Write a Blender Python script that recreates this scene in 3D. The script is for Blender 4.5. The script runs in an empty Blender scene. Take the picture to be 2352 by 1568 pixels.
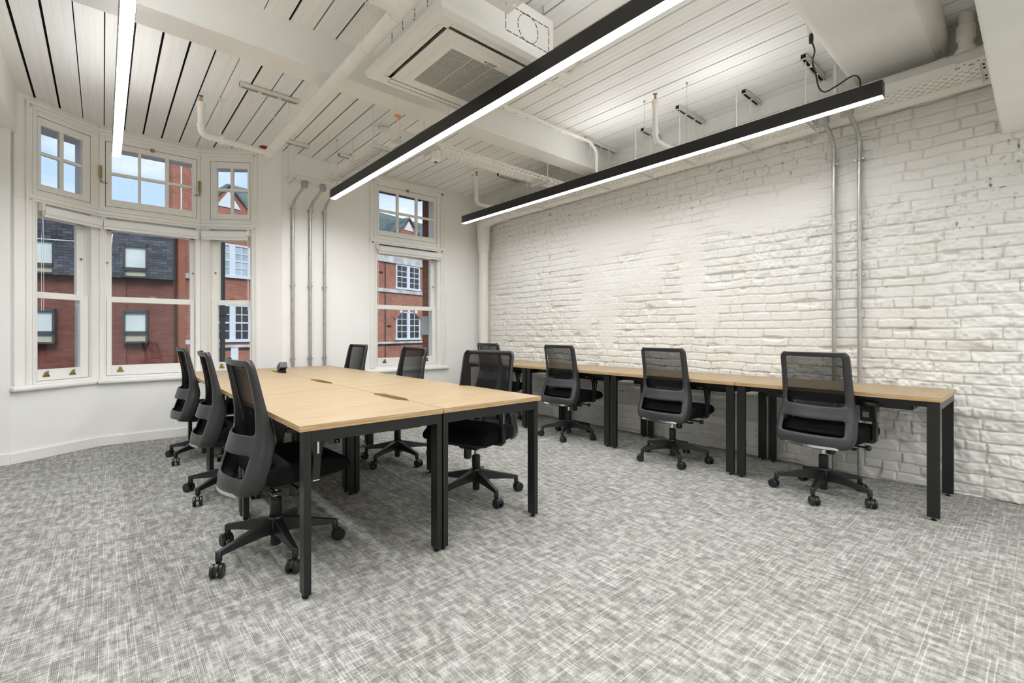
import bpy, math, random
import numpy as np
from mathutils import Vector, Matrix

random.seed(7)
S = bpy.context.scene
COL = S.collection

# ------------------------------------------------------------------ camera
cam_d = bpy.data.cameras.new('camera')
cam = bpy.data.objects.new('camera', cam_d)
COL.objects.link(cam)
cam.location = (0, 0, 1.13)
cam.rotation_euler = (math.radians(90), 0, math.radians(-41.272))
cam_d.sensor_width = 36.0
cam_d.lens = 36.0 * 1069.9 / 2352
cam_d.shift_y = -20.0 / 2352
cam_d.clip_start = 0.02
cam_d.clip_end = 300
S.camera = cam

# ------------------------------------------------------------------ view, exposure
S.view_settings.view_transform = 'Standard'
S.view_settings.look = 'None'
S.view_settings.gamma = 1.0
S.view_settings.use_curve_mapping = False
S.view_settings.exposure = 0.26
S.cycles.use_denoising = True
S.cycles.max_bounces = 10
S.cycles.diffuse_bounces = 6
S.cycles.glossy_bounces = 4
S.cycles.transparent_max_bounces = 24
S.cycles.sample_clamp_indirect = 6.0
S.cycles.caustics_reflective = False
S.cycles.caustics_refractive = False

LAMP_POWER = 12.0       # glow of the diffuser strip itself
LAMP_RAD = 44.0         # light thrown by each lamp
LAMP_SPREAD = 165
FILL_UP_POWER = 21.0  # strength of the uplight added to brighten the ceiling
LAMP_COL = (0.99, 1.0, 1.02)

# soft high sun behind this building, on the houses across the street
sun_d = bpy.data.lights.new('sun', 'SUN')
sun_d.energy = 2.2
sun_d.angle = math.radians(25)
sun_d.color = (1.0, 0.97, 0.93)
sun = bpy.data.objects.new('sun', sun_d)
COL.objects.link(sun)
sun.rotation_euler = (math.radians(48), 0, math.radians(-8))


# ------------------------------------------------------------------ node helpers
def new_mat(name):
    m = bpy.data.materials.new(name)
    m.use_nodes = True
    nt = m.node_tree
    nt.nodes.clear()
    out = nt.nodes.new('ShaderNodeOutputMaterial')
    return m, nt, out


def N(nt, typ, **kw):
    n = nt.nodes.new('ShaderNode' + typ)
    for k, v in kw.items():
        if k in ('operation', 'blend_type', 'data_type', 'noise_dimensions', 'bands_direction', 'wave_type',
                 'attribute_name', 'attribute_type', 'sky_type', 'invert', 'offset', 'feature', 'clamp',
                 'interpolation_type', 'vector_type', 'rings_direction', 'distance'):
            setattr(n, k, v)
        else:
            n.inputs[k].default_value = v
    return n


def L(nt, a, b):
    nt.links.new(a, b)


def ramp(nt, fac, stops):
    r = nt.nodes.new('ShaderNodeValToRGB')
    cr = r.color_ramp
    while len(cr.elements) < len(stops):
        cr.elements.new(0.5)
    for e, (p, c) in zip(cr.elements, stops):
        e.position = p
        e.color = (c[0], c[1], c[2], 1) if len(c) == 3 else c
    L(nt, fac, r.inputs['Fac'])
    return r.outputs['Color']


def principled(nt, out, col=None, rough=0.5, metal=0.0, spec=0.5):
    b = nt.nodes.new('ShaderNodeBsdfPrincipled')
    if col is not None:
        b.inputs['Base Color'].default_value = (*col, 1)
    b.inputs['Roughness'].default_value = rough
    b.inputs['Metallic'].default_value = metal
    b.inputs['Specular IOR Level'].default_value = spec
    L(nt, b.outputs[0], out.inputs['Surface'])
    return b


def bump(nt, b, height, strength=0.3, dist=0.01):
    n = nt.nodes.new('ShaderNodeBump')
    n.inputs['Strength'].default_value = strength
    n.inputs['Distance'].default_value = dist
    L(nt, height, n.inputs['Height'])
    L(nt, n.outputs[0], b.inputs['Normal'])


def simple(name, col, rough=0.5, metal=0.0, spec=0.5, nscale=0, nvar=0.08, bscale=0, bstr=0.1, bdist=0.002):
    """a plain procedural material: base colour with a little noise in it and an optional fine bump"""
    m, nt, out = new_mat(name)
    b = principled(nt, out, col, rough, metal, spec)
    tc = nt.nodes.new('ShaderNodeTexCoord')
    if nscale:
        n = N(nt, 'TexNoise', Scale=nscale, Detail=4.0)
        L(nt, tc.outputs['Object'], n.inputs['Vector'])
        lo = tuple(c * (1 - nvar) for c in col)
        hi = tuple(min(1, c * (1 + nvar)) for c in col)
        L(nt, ramp(nt, n.outputs['Fac'], [(0.3, lo), (0.7, hi)]), b.inputs['Base Color'])
    if bscale:
        n = N(nt, 'TexNoise', Scale=bscale, Detail=3.0)
        L(nt, tc.outputs['Object'], n.inputs['Vector'])
        bump(nt, b, n.outputs['Fac'], bstr, bdist)
    return m


# ------------------------------------------------------------------ sky (lights the room through its windows)
W = bpy.data.worlds.new('world')
S.world = W
W.use_nodes = True
nt = W.node_tree
nt.nodes.clear()
wo = nt.nodes.new('ShaderNodeOutputWorld')
bg = N(nt, 'Background', Strength=1.0)
L(nt, bg.outputs[0], wo.inputs[0])
tc = nt.nodes.new('ShaderNodeTexCoord')
sep = nt.nodes.new('ShaderNodeSeparateXYZ')
L(nt, tc.outputs['Generated'], sep.inputs[0])
mp = nt.nodes.new('ShaderNodeMapping')
mp.inputs['Scale'].default_value = (1, 1, 2.6)
mp.inputs['Location'].default_value = (0.35, 0.1, 0.3)
L(nt, tc.outputs['Generated'], mp.inputs[0])
nz = N(nt, 'TexNoise', Scale=4.5, Detail=7.0, Roughness=0.55)
L(nt, mp.outputs[0], nz.inputs['Vector'])
cl = ramp(nt, nz.outputs['Fac'], [(0.44, (0.50, 0.68, 0.96)), (0.62, (0.86, 0.90, 0.97))])
gr = ramp(nt, sep.outputs['Z'], [(0.0, (0.20, 0.19, 0.18)), (0.02, (1, 1, 1))])
mx = N(nt, 'Mix', data_type='RGBA', blend_type='MULTIPLY')
mx.inputs['Factor'].default_value = 1.0
L(nt, cl, mx.inputs[6]); L(nt, gr, mx.inputs[7])
L(nt, mx.outputs[2], bg.inputs['Color'])


# ------------------------------------------------------------------ materials
MT = {}
MT['wall'] = simple('wall_paint', (0.865, 0.86, 0.835), 0.6, nscale=2.0, nvar=0.02, bscale=35, bstr=0.08)
MT['timber'] = simple('timber_paint', (0.85, 0.84, 0.80), 0.42, nscale=6.0, nvar=0.02, bscale=18, bstr=0.08)
MT['pipe'] = simple('pipe_paint', (0.80, 0.78, 0.73), 0.4, nscale=8.0, nvar=0.03, bscale=14, bstr=0.25, bdist=0.004)
MT['beam'] = simple('beam_paint', (0.84, 0.83, 0.79), 0.55, nscale=3.0, nvar=0.035, bscale=9, bstr=0.25, bdist=0.006)
MT['tray'] = simple('tray_paint', (0.78, 0.765, 0.72), 0.5)
MT['blind'] = simple('blind_fabric', (0.80, 0.81, 0.80), 0.8)
MT['plastic_w'] = simple('white_plastic', (0.80, 0.785, 0.74), 0.35)
MT['black_metal'] = simple('black_powder_coat', (0.007, 0.007, 0.0065), 0.36, spec=0.5, bscale=400, bstr=0.05)
MT['frame_plastic'] = simple('charcoal_plastic', (0.030, 0.030, 0.032), 0.36, nscale=60, nvar=0.05, bscale=500, bstr=0.05)
MT['black_plastic'] = simple('black_plastic', (0.009, 0.009, 0.0095), 0.36)
MT['base_plastic'] = simple('base_plastic', (0.012, 0.012, 0.0125), 0.33)
MT['seat_fabric'] = simple('seat_fabric', (0.006, 0.006, 0.0065), 0.95, spec=0.15, nscale=200, nvar=0.3, bscale=600, bstr=0.3)
MT['chrome'] = simple('chrome', (0.85, 0.85, 0.86), 0.12, metal=1.0)
MT['steel'] = simple('galvanised_steel', (0.50, 0.51, 0.48), 0.36, metal=0.9, nscale=25, nvar=0.12)
MT['zinc'] = simple('zinc_box', (0.42, 0.44, 0.41), 0.5, metal=0.6, nscale=30, nvar=0.15)
MT['brass'] = simple('old_brass', (0.36, 0.28, 0.10), 0.32, metal=0.9, nscale=40, nvar=0.25)
MT['red'] = simple('red_paint', (0.30, 0.03, 0.025), 0.4)
MT['orange'] = simple('orange_card', (0.80, 0.25, 0.05), 0.5)
MT['bulb'] = simple('red_glass_bulb', (0.75, 0.20, 0.05), 0.2)
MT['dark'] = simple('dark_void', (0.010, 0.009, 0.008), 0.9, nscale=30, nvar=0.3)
MT['cable'] = simple('black_cable', (0.012, 0.012, 0.012), 0.45)
MT['grey_plastic'] = simple('socket_grey', (0.055, 0.06, 0.07), 0.4)
MT['label'] = simple('label_paper', (0.62, 0.52, 0.50), 0.6)
MT['ink'] = simple('dark_ink', (0.06, 0.06, 0.06), 0.6)
MT['white_ext'] = simple('white_masonry_paint', (0.74, 0.77, 0.82), 0.6, nscale=3, nvar=0.06)
MT['win_ext'] = simple('white_window_paint', (0.70, 0.75, 0.84), 0.5)
MT['stone'] = simple('weathered_stone', (0.55, 0.56, 0.55), 0.8, nscale=2.5, nvar=0.3)
MT['frame_ext'] = simple('dark_window_frame', (0.045, 0.05, 0.058), 0.4)
MT['pane_dark'] = simple('dark_interior_pane', (0.035, 0.033, 0.032), 0.12, nscale=1.5, nvar=0.5)
MT['pane_pale'] = simple('pale_blind_pane', (0.62, 0.70, 0.68), 0.25, nscale=1.0, nvar=0.12)
MT['pane_cream'] = simple('cream_panel', (0.50, 0.48, 0.36), 0.4, nscale=2.0, nvar=0.1)
MT['pane_blue'] = simple('curtained_pane', (0.42, 0.50, 0.54), 0.2, nscale=2.0, nvar=0.25)
MT['iron'] = simple('black_iron', (0.015, 0.016, 0.018), 0.5)


def mk_ceiling():
    m, nt, out = new_mat('ceiling_boards')
    b = principled(nt, out, None, 0.5)
    tc = nt.nodes.new('ShaderNodeTexCoord')
    mp = nt.nodes.new('ShaderNodeMapping'); mp.inputs['Scale'].default_value = (40, 1.2, 1)
    L(nt, tc.outputs['Object'], mp.inputs[0])
    n = N(nt, 'TexNoise', Scale=1.0, Detail=5.0)
    L(nt, mp.outputs[0], n.inputs['Vector'])
    L(nt, ramp(nt, n.outputs['Fac'], [(0.3, (0.84, 0.83, 0.795)), (0.6, (0.875, 0.87, 0.84))]), b.inputs['Base Color'])
    bump(nt, b, n.outputs['Fac'], 0.22, 0.003)
    return m


MT['ceil'] = mk_ceiling()


def mk_brickwall():
    m, nt, out = new_mat('painted_brick')
    b = principled(nt, out, None, 0.55)
    tc = nt.nodes.new('ShaderNodeTexCoord')
    n = N(nt, 'TexNoise', Scale=2.2, Detail=5.0)
    L(nt, tc.outputs['Object'], n.inputs['Vector'])
    base = ramp(nt, n.outputs['Fac'], [(0.3, (0.79, 0.775, 0.725)), (0.65, (0.83, 0.82, 0.78))])
    a = N(nt, 'Attribute', attribute_name='pit')
    mx = N(nt, 'Mix', data_type='RGBA')
    L(nt, a.outputs['Fac'], mx.inputs['Factor'])
    L(nt, base, mx.inputs[6])
    mx.inputs[7].default_value = (0.17, 0.13, 0.09, 1)
    L(nt, mx.outputs[2], b.inputs['Base Color'])
    n2 = N(nt, 'TexNoise', Scale=70.0, Detail=6.0, Roughness=0.7)
    L(nt, tc.outputs['Object'], n2.inputs['Vector'])
    bump(nt, b, n2.outputs['Fac'], 0.55, 0.006)
    return m


MT['brickwall'] = mk_brickwall()


def mk_carpet():
    m, nt, out = new_mat('carpet')
    b = principled(nt, out, None, 0.95, spec=0.1)
    tc = nt.nodes.new('ShaderNodeTexCoord')

    def nz(scale, sx, sy, detail=2.0, rough=0.5, loc=(0, 0, 0)):
        mp = nt.nodes.new('ShaderNodeMapping')
        mp.inputs['Scale'].default_value = (sx, sy, 1)
        mp.inputs['Location'].default_value = loc
        L(nt, tc.outputs['Object'], mp.inputs[0])
        n = N(nt, 'TexNoise', Scale=scale, Detail=detail, Roughness=rough)
        L(nt, mp.outputs[0], n.inputs['Vector'])
        return n.outputs['Fac']

    def mth(op, a, b_=None, c=None, clamp=False):
        n = N(nt, 'Math', operation=op)
        n.use_clamp = clamp
        for i, x in enumerate((a, b_, c)):
            if x is None:
                continue
            if isinstance(x, (int, float)):
                n.inputs[i].default_value = x
            else:
                L(nt, x, n.inputs[i])
        return n.outputs[0]

    def step(x, a, b_):
        n = N(nt, 'MapRange', interpolation_type='SMOOTHSTEP')
        n.inputs['From Min'].default_value = a
        n.inputs['From Max'].default_value = b_
        L(nt, x, n.inputs['Value'])
        return n.outputs[0]

    spx = nt.nodes.new('ShaderNodeSeparateXYZ')
    L(nt, tc.outputs['Object'], spx.inputs[0])
    wob = nz(14, 1, 1, 2.0, loc=(2, 2, 0))

    def lines(sock, pitch, lo, hi):
        a_ = mth('MULTIPLY', sock, 2 * math.pi / pitch)
        a_ = mth('MULTIPLY_ADD', wob, 2.2, a_)
        return step(mth('SINE', a_), lo, hi)
    ly = mth('MULTIPLY', lines(spx.outputs['X'], .0125, .55, .95), step(nz(1, 62, 2.4, 2.0), 0.46, 0.60))
    lx = mth('MULTIPLY', lines(spx.outputs['Y'], .0170, .45, .95), step(nz(1, 2.6, 50, 2.0, loc=(5, 3, 0)), 0.46, 0.60))
    ribs = mth('MULTIPLY', lines(spx.outputs['X'], .0052, -.4, .9), step(nz(1, 30, 9, 2.0, loc=(1, 5, 0)), 0.38, 0.62))
    py = step(nz(2.2, 1, 1, 2.0), 0.35, 0.65)
    px = step(nz(2.9, 1, 1, 3.0, loc=(9, 4, 0)), 0.35, 0.65)
    fine = nz(300, 1, 1, 2.0)
    blot = step(nz(1, 34, 11, 5.0, 0.68, (3, 1, 0)), 0.42, 0.62)
    blot2 = step(nz(1, 13, 42, 4.0, 0.66, (7, 1, 0)), 0.42, 0.62)
    big = nz(1.6, 1, 1, 3.0, loc=(4, 4, 0))
    v = mth('MULTIPLY', mth('MULTIPLY_ADD', py, 0.4, 0.6), mth('MULTIPLY', ly, 0.21))
    v2 = mth('MULTIPLY', mth('MULTIPLY_ADD', px, 0.4, 0.6), mth('MULTIPLY', lx, 0.18))
    base = mth('MULTIPLY_ADD', blot, 0.17, 0.29)
    base = mth('MULTIPLY_ADD', blot2, 0.12, base)
    base = mth('ADD', base, mth('MULTIPLY', ribs, -0.17))
    base = mth('ADD', base, mth('MULTIPLY_ADD', big, 0.14, -0.07))
    base = mth('ADD', base, mth('MULTIPLY_ADD', fine, 0.46, -0.23))
    tot = mth('ADD', base, mth('ADD', v, v2), clamp=True)
    c = ramp(nt, tot, [(0.12, (0.115, 0.112, 0.098)), (0.38, (0.29, 0.288, 0.262)), (0.62, (0.52, 0.518, 0.49)), (0.92, (0.68, 0.68, 0.655))])
    L(nt, c, b.inputs['Base Color'])
    bump(nt, b, tot, 0.5, 0.004)
    return m


MT['carpet'] = mk_carpet()


def mk_oak():
    m, nt, out = new_mat('pale_oak_laminate')
    b = principled(nt, out, None, 0.42, spec=0.35)
    tc = nt.nodes.new('ShaderNodeTexCoord')
    mp = nt.nodes.new('ShaderNodeMapping'); mp.inputs['Scale'].default_value = (3.0, 42, 42)
    mp.inputs['Rotation'].default_value = (0, 0, 0)
    L(nt, tc.outputs['Object'], mp.inputs[0])
    n = N(nt, 'TexNoise', Scale=1.0, Detail=6.0, Roughness=0.6, Distortion=0.4)
    L(nt, mp.outputs[0], n.inputs['Vector'])
    mp2 = nt.nodes.new('ShaderNodeMapping'); mp2.inputs['Scale'].default_value = (18, 260, 260)
    L(nt, tc.outputs['Object'], mp2.inputs[0])
    n2 = N(nt, 'TexNoise', Scale=1.0, Detail=3.0)
    L(nt, mp2.outputs[0], n2.inputs['Vector'])
    mm = N(nt, 'Math', operation='MULTIPLY_ADD'); mm.inputs[1].default_value = 0.35
    L(nt, n2.outputs['Fac'], mm.inputs[0]); L(nt, n.outputs['Fac'], mm.inputs[2])
    c = ramp(nt, mm.outputs[0], [(0.45, (0.325, 0.225, 0.115)), (0.68, (0.395, 0.29, 0.165)), (0.85, (0.44, 0.335, 0.205))])
    L(nt, c, b.inputs['Base Color'])
    return m


MT['oak'] = mk_oak()


def mk_oak_edge():
    m, nt, out = new_mat('oak_edge_band')
    b = principled(nt, out, None, 0.4)
    tc = nt.nodes.new('ShaderNodeTexCoord')
    mp = nt.nodes.new('ShaderNodeMapping'); mp.inputs['Scale'].default_value = (5, 5, 240)
    L(nt, tc.outputs['Object'], mp.inputs[0])
    n = N(nt, 'TexNoise', Scale=1.0, Detail=2.0)
    L(nt, mp.outputs[0], n.inputs['Vector'])
    L(nt, ramp(nt, n.outputs['Fac'], [(0.35, (0.34, 0.21, 0.09)), (0.65, (0.58, 0.40, 0.21))]), b.inputs['Base Color'])
    return m


MT['oak_edge'] = mk_oak_edge()


def mk_meshfabric():
    m, nt, out = new_mat('black_mesh_fabric')
    d = N(nt, 'BsdfDiffuse', Color=(0.018, 0.018, 0.018, 1))
    t = N(nt, 'BsdfTransparent', Color=(0.92, 0.92, 0.92, 1))
    tc = nt.nodes.new('ShaderNodeTexCoord')
    n = N(nt, 'TexNoise', Scale=700.0, Detail=1.0)
    L(nt, tc.outputs['Object'], n.inputs['Vector'])
    lw = N(nt, 'LayerWeight', Blend=0.5)
    a = N(nt, 'MapRange'); a.inputs['From Min'].default_value = 0.25; a.inputs['From Max'].default_value = 0.85
    a.inputs['To Min'].default_value = 0.22; a.inputs['To Max'].default_value = 0.0
    L(nt, lw.outputs['Facing'], a.inputs['Value'])
    b_ = N(nt, 'Math', operation='MULTIPLY_ADD'); b_.inputs[1].default_value = 0.25; b_.inputs[2].default_value = -0.125
    L(nt, n.outputs['Fac'], b_.inputs[0])
    c = N(nt, 'Math', operation='ADD'); c.use_clamp = True
    L(nt, a.outputs[0], c.inputs[0]); L(nt, b_.outputs[0], c.inputs[1])
    mx = nt.nodes.new('ShaderNodeMixShader')
    L(nt, c.outputs[0], mx.inputs[0]); L(nt, d.outputs[0], mx.inputs[1]); L(nt, t.outputs[0], mx.inputs[2])
    L(nt, mx.outputs[0], out.inputs['Surface'])
    return m


MT['mesh'] = mk_meshfabric()


def mk_glass():
    m, nt, out = new_mat('window_glass')
    t = N(nt, 'BsdfTransparent', Color=(0.97, 0.985, 0.98, 1))
    g = N(nt, 'BsdfGlossy', Color=(1, 1, 1, 1), Roughness=0.01)
    lw = N(nt, 'LayerWeight', Blend=0.5)
    p = N(nt, 'Math', operation='POWER'); p.inputs[1].default_value = 4.0
    L(nt, lw.outputs['Facing'], p.inputs[0])
    q = N(nt, 'Math', operation='MULTIPLY_ADD'); q.inputs[1].default_value = 0.45; q.inputs[2].default_value = 0.022
    L(nt, p.outputs[0], q.inputs[0])
    mx = nt.nodes.new('ShaderNodeMixShader')
    L(nt, q.outputs[0], mx.inputs[0]); L(nt, t.outputs[0], mx.inputs[1]); L(nt, g.outputs[0], mx.inputs[2])
    L(nt, mx.outputs[0], out.inputs['Surface'])
    return m


MT['glass'] = mk_glass()


def mk_emit(name, col, s):
    m, nt, out = new_mat(name)
    e = N(nt, 'Emission', Color=(*col, 1), Strength=s)
    L(nt, e.outputs[0], out.inputs['Surface'])
    return m


MT['diffuser'] = mk_emit('lamp_diffuser', LAMP_COL, LAMP_POWER)
MT['fill_uplight'] = mk_emit('added_ceiling_fill', LAMP_COL, FILL_UP_POWER)  # added fill glow for the ceiling, dimmer version below
MT['fill_uplight_dim'] = mk_emit('added_ceiling_fill_dim', LAMP_COL, FILL_UP_POWER * .75)


def mk_brick(name, c1, c2, mortar, bw=0.225, rh=0.075, ms=0.009, rough=0.85, var=0.5):
    m, nt, out = new_mat(name)
    b = principled(nt, out, None, rough, spec=0.2)
    tc = nt.nodes.new('ShaderNodeTexCoord')
    sp = nt.nodes.new('ShaderNodeSeparateXYZ')
    L(nt, tc.outputs['Object'], sp.inputs[0])
    ad = N(nt, 'Math', operation='ADD')
    L(nt, sp.outputs['X'], ad.inputs[0]); L(nt, sp.outputs['Y'], ad.inputs[1])
    cb = nt.nodes.new('ShaderNodeCombineXYZ')
    L(nt, ad.outputs[0], cb.inputs['X']); L(nt, sp.outputs['Z'], cb.inputs['Y'])
    br = nt.nodes.new('ShaderNodeTexBrick')
    br.inputs['Scale'].default_value = 1.0
    br.inputs['Brick Width'].default_value = bw
    br.inputs['Row Height'].default_value = rh
    br.inputs['Mortar Size'].default_value = ms
    br.inputs['Mortar Smooth'].default_value = 0.3
    br.inputs['Color1'].default_value = (*c1, 1)
    br.inputs['Color2'].default_value = (*c2, 1)
    br.inputs['Mortar'].default_value = (*mortar, 1)
    L(nt, cb.outputs[0], br.inputs['Vector'])
    n = N(nt, 'TexNoise', Scale=1.3, Detail=6.0)
    L(nt, tc.outputs['Object'], n.inputs['Vector'])
    mx = N(nt, 'Mix', data_type='RGBA', blend_type='MULTIPLY')
    mx.inputs['Factor'].default_value = var
    L(nt, br.outputs['Color'], mx.inputs[6])
    L(nt, ramp(nt, n.outputs['Fac'], [(0.3, (0.6, 0.58, 0.58)), (0.7, (1.25, 1.2, 1.2))]), mx.inputs[7])
    L(nt, mx.outputs[2], b.inputs['Base Color'])
    bump(nt, b, br.outputs['Fac'], -0.4, 0.01)
    return m


MT['brick_a'] = mk_brick('brown_red_brick', (0.235, 0.075, 0.055), (0.16, 0.05, 0.04), (0.13, 0.085, 0.075))
MT['brick_b'] = mk_brick('victorian_red_brick', (0.44, 0.155, 0.10), (0.34, 0.105, 0.07), (0.36, 0.27, 0.22))
MT['brick_c'] = mk_brick('near_orange_brick', (0.30, 0.095, 0.045), (0.22, 0.065, 0.035), (0.10, 0.07, 0.05), 0.20, 0.082, 0.008)
MT['slate'] = mk_brick('slate_hanging', (0.105, 0.125, 0.16), (0.045, 0.052, 0.065), (0.012, 0.013, 0.015), 0.30, 0.105, 0.008, 0.5, 0.9)
MT['slate_roof'] = mk_brick('mossy_slate_roof', (0.17, 0.22, 0.22), (0.10, 0.14, 0.15), (0.05, 0.06, 0.06), 0.30, 0.16, 0.01, 0.7, 0.9)


# ------------------------------------------------------------------ geometry helpers
class MB:
    def __init__(self):
        self.v = []
        self.f = []

    def add(self, vs, fs):
        k = len(self.v)
        self.v += [tuple(p) for p in vs]
        self.f += [tuple(i + k for i in f) for f in fs]
        return self

    def box(self, x0, x1, y0, y1, z0, z1):
        x0, x1 = min(x0, x1), max(x0, x1); y0, y1 = min(y0, y1), max(y0, y1); z0, z1 = min(z0, z1), max(z0, z1)
        return self.add([(x0, y0, z0), (x1, y0, z0), (x1, y1, z0), (x0, y1, z0), (x0, y0, z1), (x1, y0, z1), (x1, y1, z1), (x0, y1, z1)],
                        [(0, 3, 2, 1), (4, 5, 6, 7), (0, 1, 5, 4), (1, 2, 6, 5), (2, 3, 7, 6), (3, 0, 4, 7)])

    def obox(self, p0, p1, w, h, w1=None, h1=None):
        """a bar from p0 to p1, w across (horizontal), h tall, tapering to w1, h1"""
        p0, p1 = Vector(p0), Vector(p1)
        w1 = w if w1 is None else w1; h1 = h if h1 is None else h1
        d = (p1 - p0).normalized()
        up = Vector((0, 0, 1)) if abs(d.z) < 0.95 else Vector((1, 0, 0))
        s = d.cross(up).normalized(); u = s.cross(d).normalized()
        vs = []
        for p, a, b in ((p0, w, h), (p1, w1, h1)):
            for i, j in ((-1, -1), (1, -1), (1, 1), (-1, 1)):
                vs.append(p + s * (i * a / 2) + u * (j * b / 2))
        return self.add(vs, [(0, 1, 2, 3), (7, 6, 5, 4), (0, 4, 5, 1), (1, 5, 6, 2), (2, 6, 7, 3), (3, 7, 4, 0)])

    def prism(self, poly, lo, hi, axis='z'):
        """extrude a polygon; axis z: poly (x,y); axis y: poly (x,z); axis x: poly (y,z)"""
        n = len(poly)

        def P(a, b, c):
            return {'z': (a, b, c), 'y': (a, c, b), 'x': (c, a, b)}[axis]
        vs = [P(a, b, lo) for a, b in poly] + [P(a, b, hi) for a, b in poly]
        fs = [tuple(range(n))[::-1], tuple(range(n, 2 * n))]
        fs += [(i, (i + 1) % n, (i + 1) % n + n, i + n) for i in range(n)]
        return self.add(vs, fs)

    def tube(self, path, r, seg=14, caps=True, radii=None):
        path = [Vector(p) for p in path]
        n = len(path)
        d0 = (path[1] - path[0]).normalized()
        up = Vector((0, 0, 1)) if abs(d0.z) < 0.9 else Vector((1, 0, 0))
        s = d0.cross(up).normalized()
        rings = []
        for i, p in enumerate(path):
            if i == 0:
                d = d0
            elif i == n - 1:
                d = (path[-1] - path[-2]).normalized()
            else:
                d = ((path[i + 1] - p).normalized() + (p - path[i - 1]).normalized()).normalized()
            s = (s - d * s.dot(d)).normalized()
            u = d.cross(s)
            rr = radii[i] if radii else r
            rings.append([p + (s * math.cos(2 * math.pi * k / seg) + u * math.sin(2 * math.pi * k / seg)) * rr for k in range(seg)])
        vs = [q for ring in rings for q in ring]
        fs = []
        for i in range(n - 1):
            for k in range(seg):
                a, b = i * seg + k, i * seg + (k + 1) % seg
                fs.append((a, b, b + seg, a + seg))
        if caps:
            fs.append(tuple(range(seg))[::-1])
            fs.append(tuple(range((n - 1) * seg, n * seg)))
        return self.add(vs, fs)

    def lathe(self, prof, c, seg=20, axis='z'):
        """prof: list of (r, h) along the axis from centre c"""
        n = len(prof)
        vs = []
        for r, h in prof:
            for k in range(seg):
                a = 2 * math.pi * k / seg
                x, y = r * math.cos(a), r * math.sin(a)
                if axis == 'z':
                    vs.append((c[0] + x, c[1] + y, c[2] + h))
                elif axis == 'y':
                    vs.append((c[0] + x, c[1] + h, c[2] + y))
                else:
                    vs.append((c[0] + h, c[1] + x, c[2] + y))
        fs = [(i * seg + k, i * seg + (k + 1) % seg, (i + 1) * seg + (k + 1) % seg, (i + 1) * seg + k) for i in range(n - 1) for k in range(seg)]
        fs.append(tuple(range(seg))[::-1]); fs.append(tuple(range((n - 1) * seg, n * seg)))
        return self.add(vs, fs)

    def grid(self, rows, keep=None):
        """rows: list of equal-length lists of points; keep(i,j) says whether the cell is filled"""
        m = len(rows[0])
        k = len(self.v)
        self.v += [tuple(p) for r in rows for p in r]
        for i in range(len(rows) - 1):
            for j in range(m - 1):
                if keep is None or keep(i, j):
                    self.f.append((k + i * m + j, k + i * m + j + 1, k + (i + 1) * m + j + 1, k + (i + 1) * m + j))
        return self

    def xform(self, M):
        self.v = [tuple(M @ Vector(p)) for p in self.v]
        return self

    def obj(self, name, mat, parent=None, bevel=0.0, smooth=False, seg=2, solid=0.0, sub=0, off=0.0):
        me = bpy.data.meshes.new(name)
        me.from_pydata(self.v, [], self.f)
        me.validate()
        import bmesh
        bm = bmesh.new(); bm.from_mesh(me)
        if not solid and not off:
            bmesh.ops.recalc_face_normals(bm, faces=bm.faces)
        else:
            bmesh.ops.recalc_face_normals(bm, faces=bm.faces)
        bm.to_mesh(me); bm.free()
        me.materials.append(MT[mat] if isinstance(mat, str) else mat)
        o = bpy.data.objects.new(name, me)
        COL.objects.link(o)
        if parent is not None:
            o.parent = parent
        if smooth or bevel or sub:
            for p in me.polygons:
                p.use_smooth = True
            if not sub:
                try:
                    me.set_sharp_from_angle(angle=math.radians(38))
                except Exception:
                    pass
        if solid:
            md = o.modifiers.new('solidify', 'SOLIDIFY'); md.thickness = solid; md.offset = 0
        if bevel:
            md = o.modifiers.new('bevel', 'BEVEL'); md.width = bevel; md.segments = seg; md.limit_method = 'ANGLE'; md.angle_limit = math.radians(40)
            md.harden_normals = False
        if sub:
            md = o.modifiers.new('sub', 'SUBSURF'); md.levels = sub; md.render_levels = sub
        return o


def fillet(path, r, seg=6):
    path = [Vector(p) for p in path]
    out = [path[0]]
    for a, b, c in zip(path, path[1:], path[2:]):
        d1 = (a - b).normalized(); d2 = (c - b).normalized()
        ang = d1.angle(d2)
        t = min(r / math.tan(ang / 2), (a - b).length * 0.48, (c - b).length * 0.48)
        p, q = b + d1 * t, b + d2 * t
        for i in range(seg + 1):
            k = i / seg
            out.append(p * (1 - k) ** 2 + b * 2 * k * (1 - k) + q * k * k)
    out.append(path[-1])
    return out


def tag(o, label, cat, group=None, kind=None):
    o['label'] = label
    o['category'] = cat
    if group:
        o['group'] = group
    if kind:
        o['kind'] = kind
    return o


def struct(o, label=None):
    o['kind'] = 'structure'
    if label:
        o['label'] = label
    return o


def empty(name, loc=(0, 0, 0), rz=0.0):
    o = bpy.data.objects.new(name, None)
    o.empty_display_size = 0.1
    COL.objects.link(o)
    o.location = loc
    o.rotation_euler = (0, 0, rz)
    return o


def kids(o):
    return [c for c in bpy.data.objects if c.parent == o]


def copy_tree(o, parent=None):
    ch = list(o.children)
    c = o.copy()
    COL.objects.link(c)
    c.parent = parent
    for k in ch:
        copy_tree(k, c)
    return c


def at(loc):
    """matrix that brings world coordinates into a thing standing at loc"""
    return Matrix.Translation(-Vector(loc))


ZC = 3.24          # ceiling
YW = 5.83          # window wall
XB = 4.50          # brick wall
XL, YN = -2.6, -3.4  # left wall and the wall behind the camera

# bay facets: (A, B) upper plane
BAY = [(-0.58, 5.90), (-0.03, 6.33), (0.83, 6.33), (1.54, 5.83)]
LOW = [(-0.60, 5.832), (-0.03, 6.20), (0.81, 6.20), (1.54, 5.80)]

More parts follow.
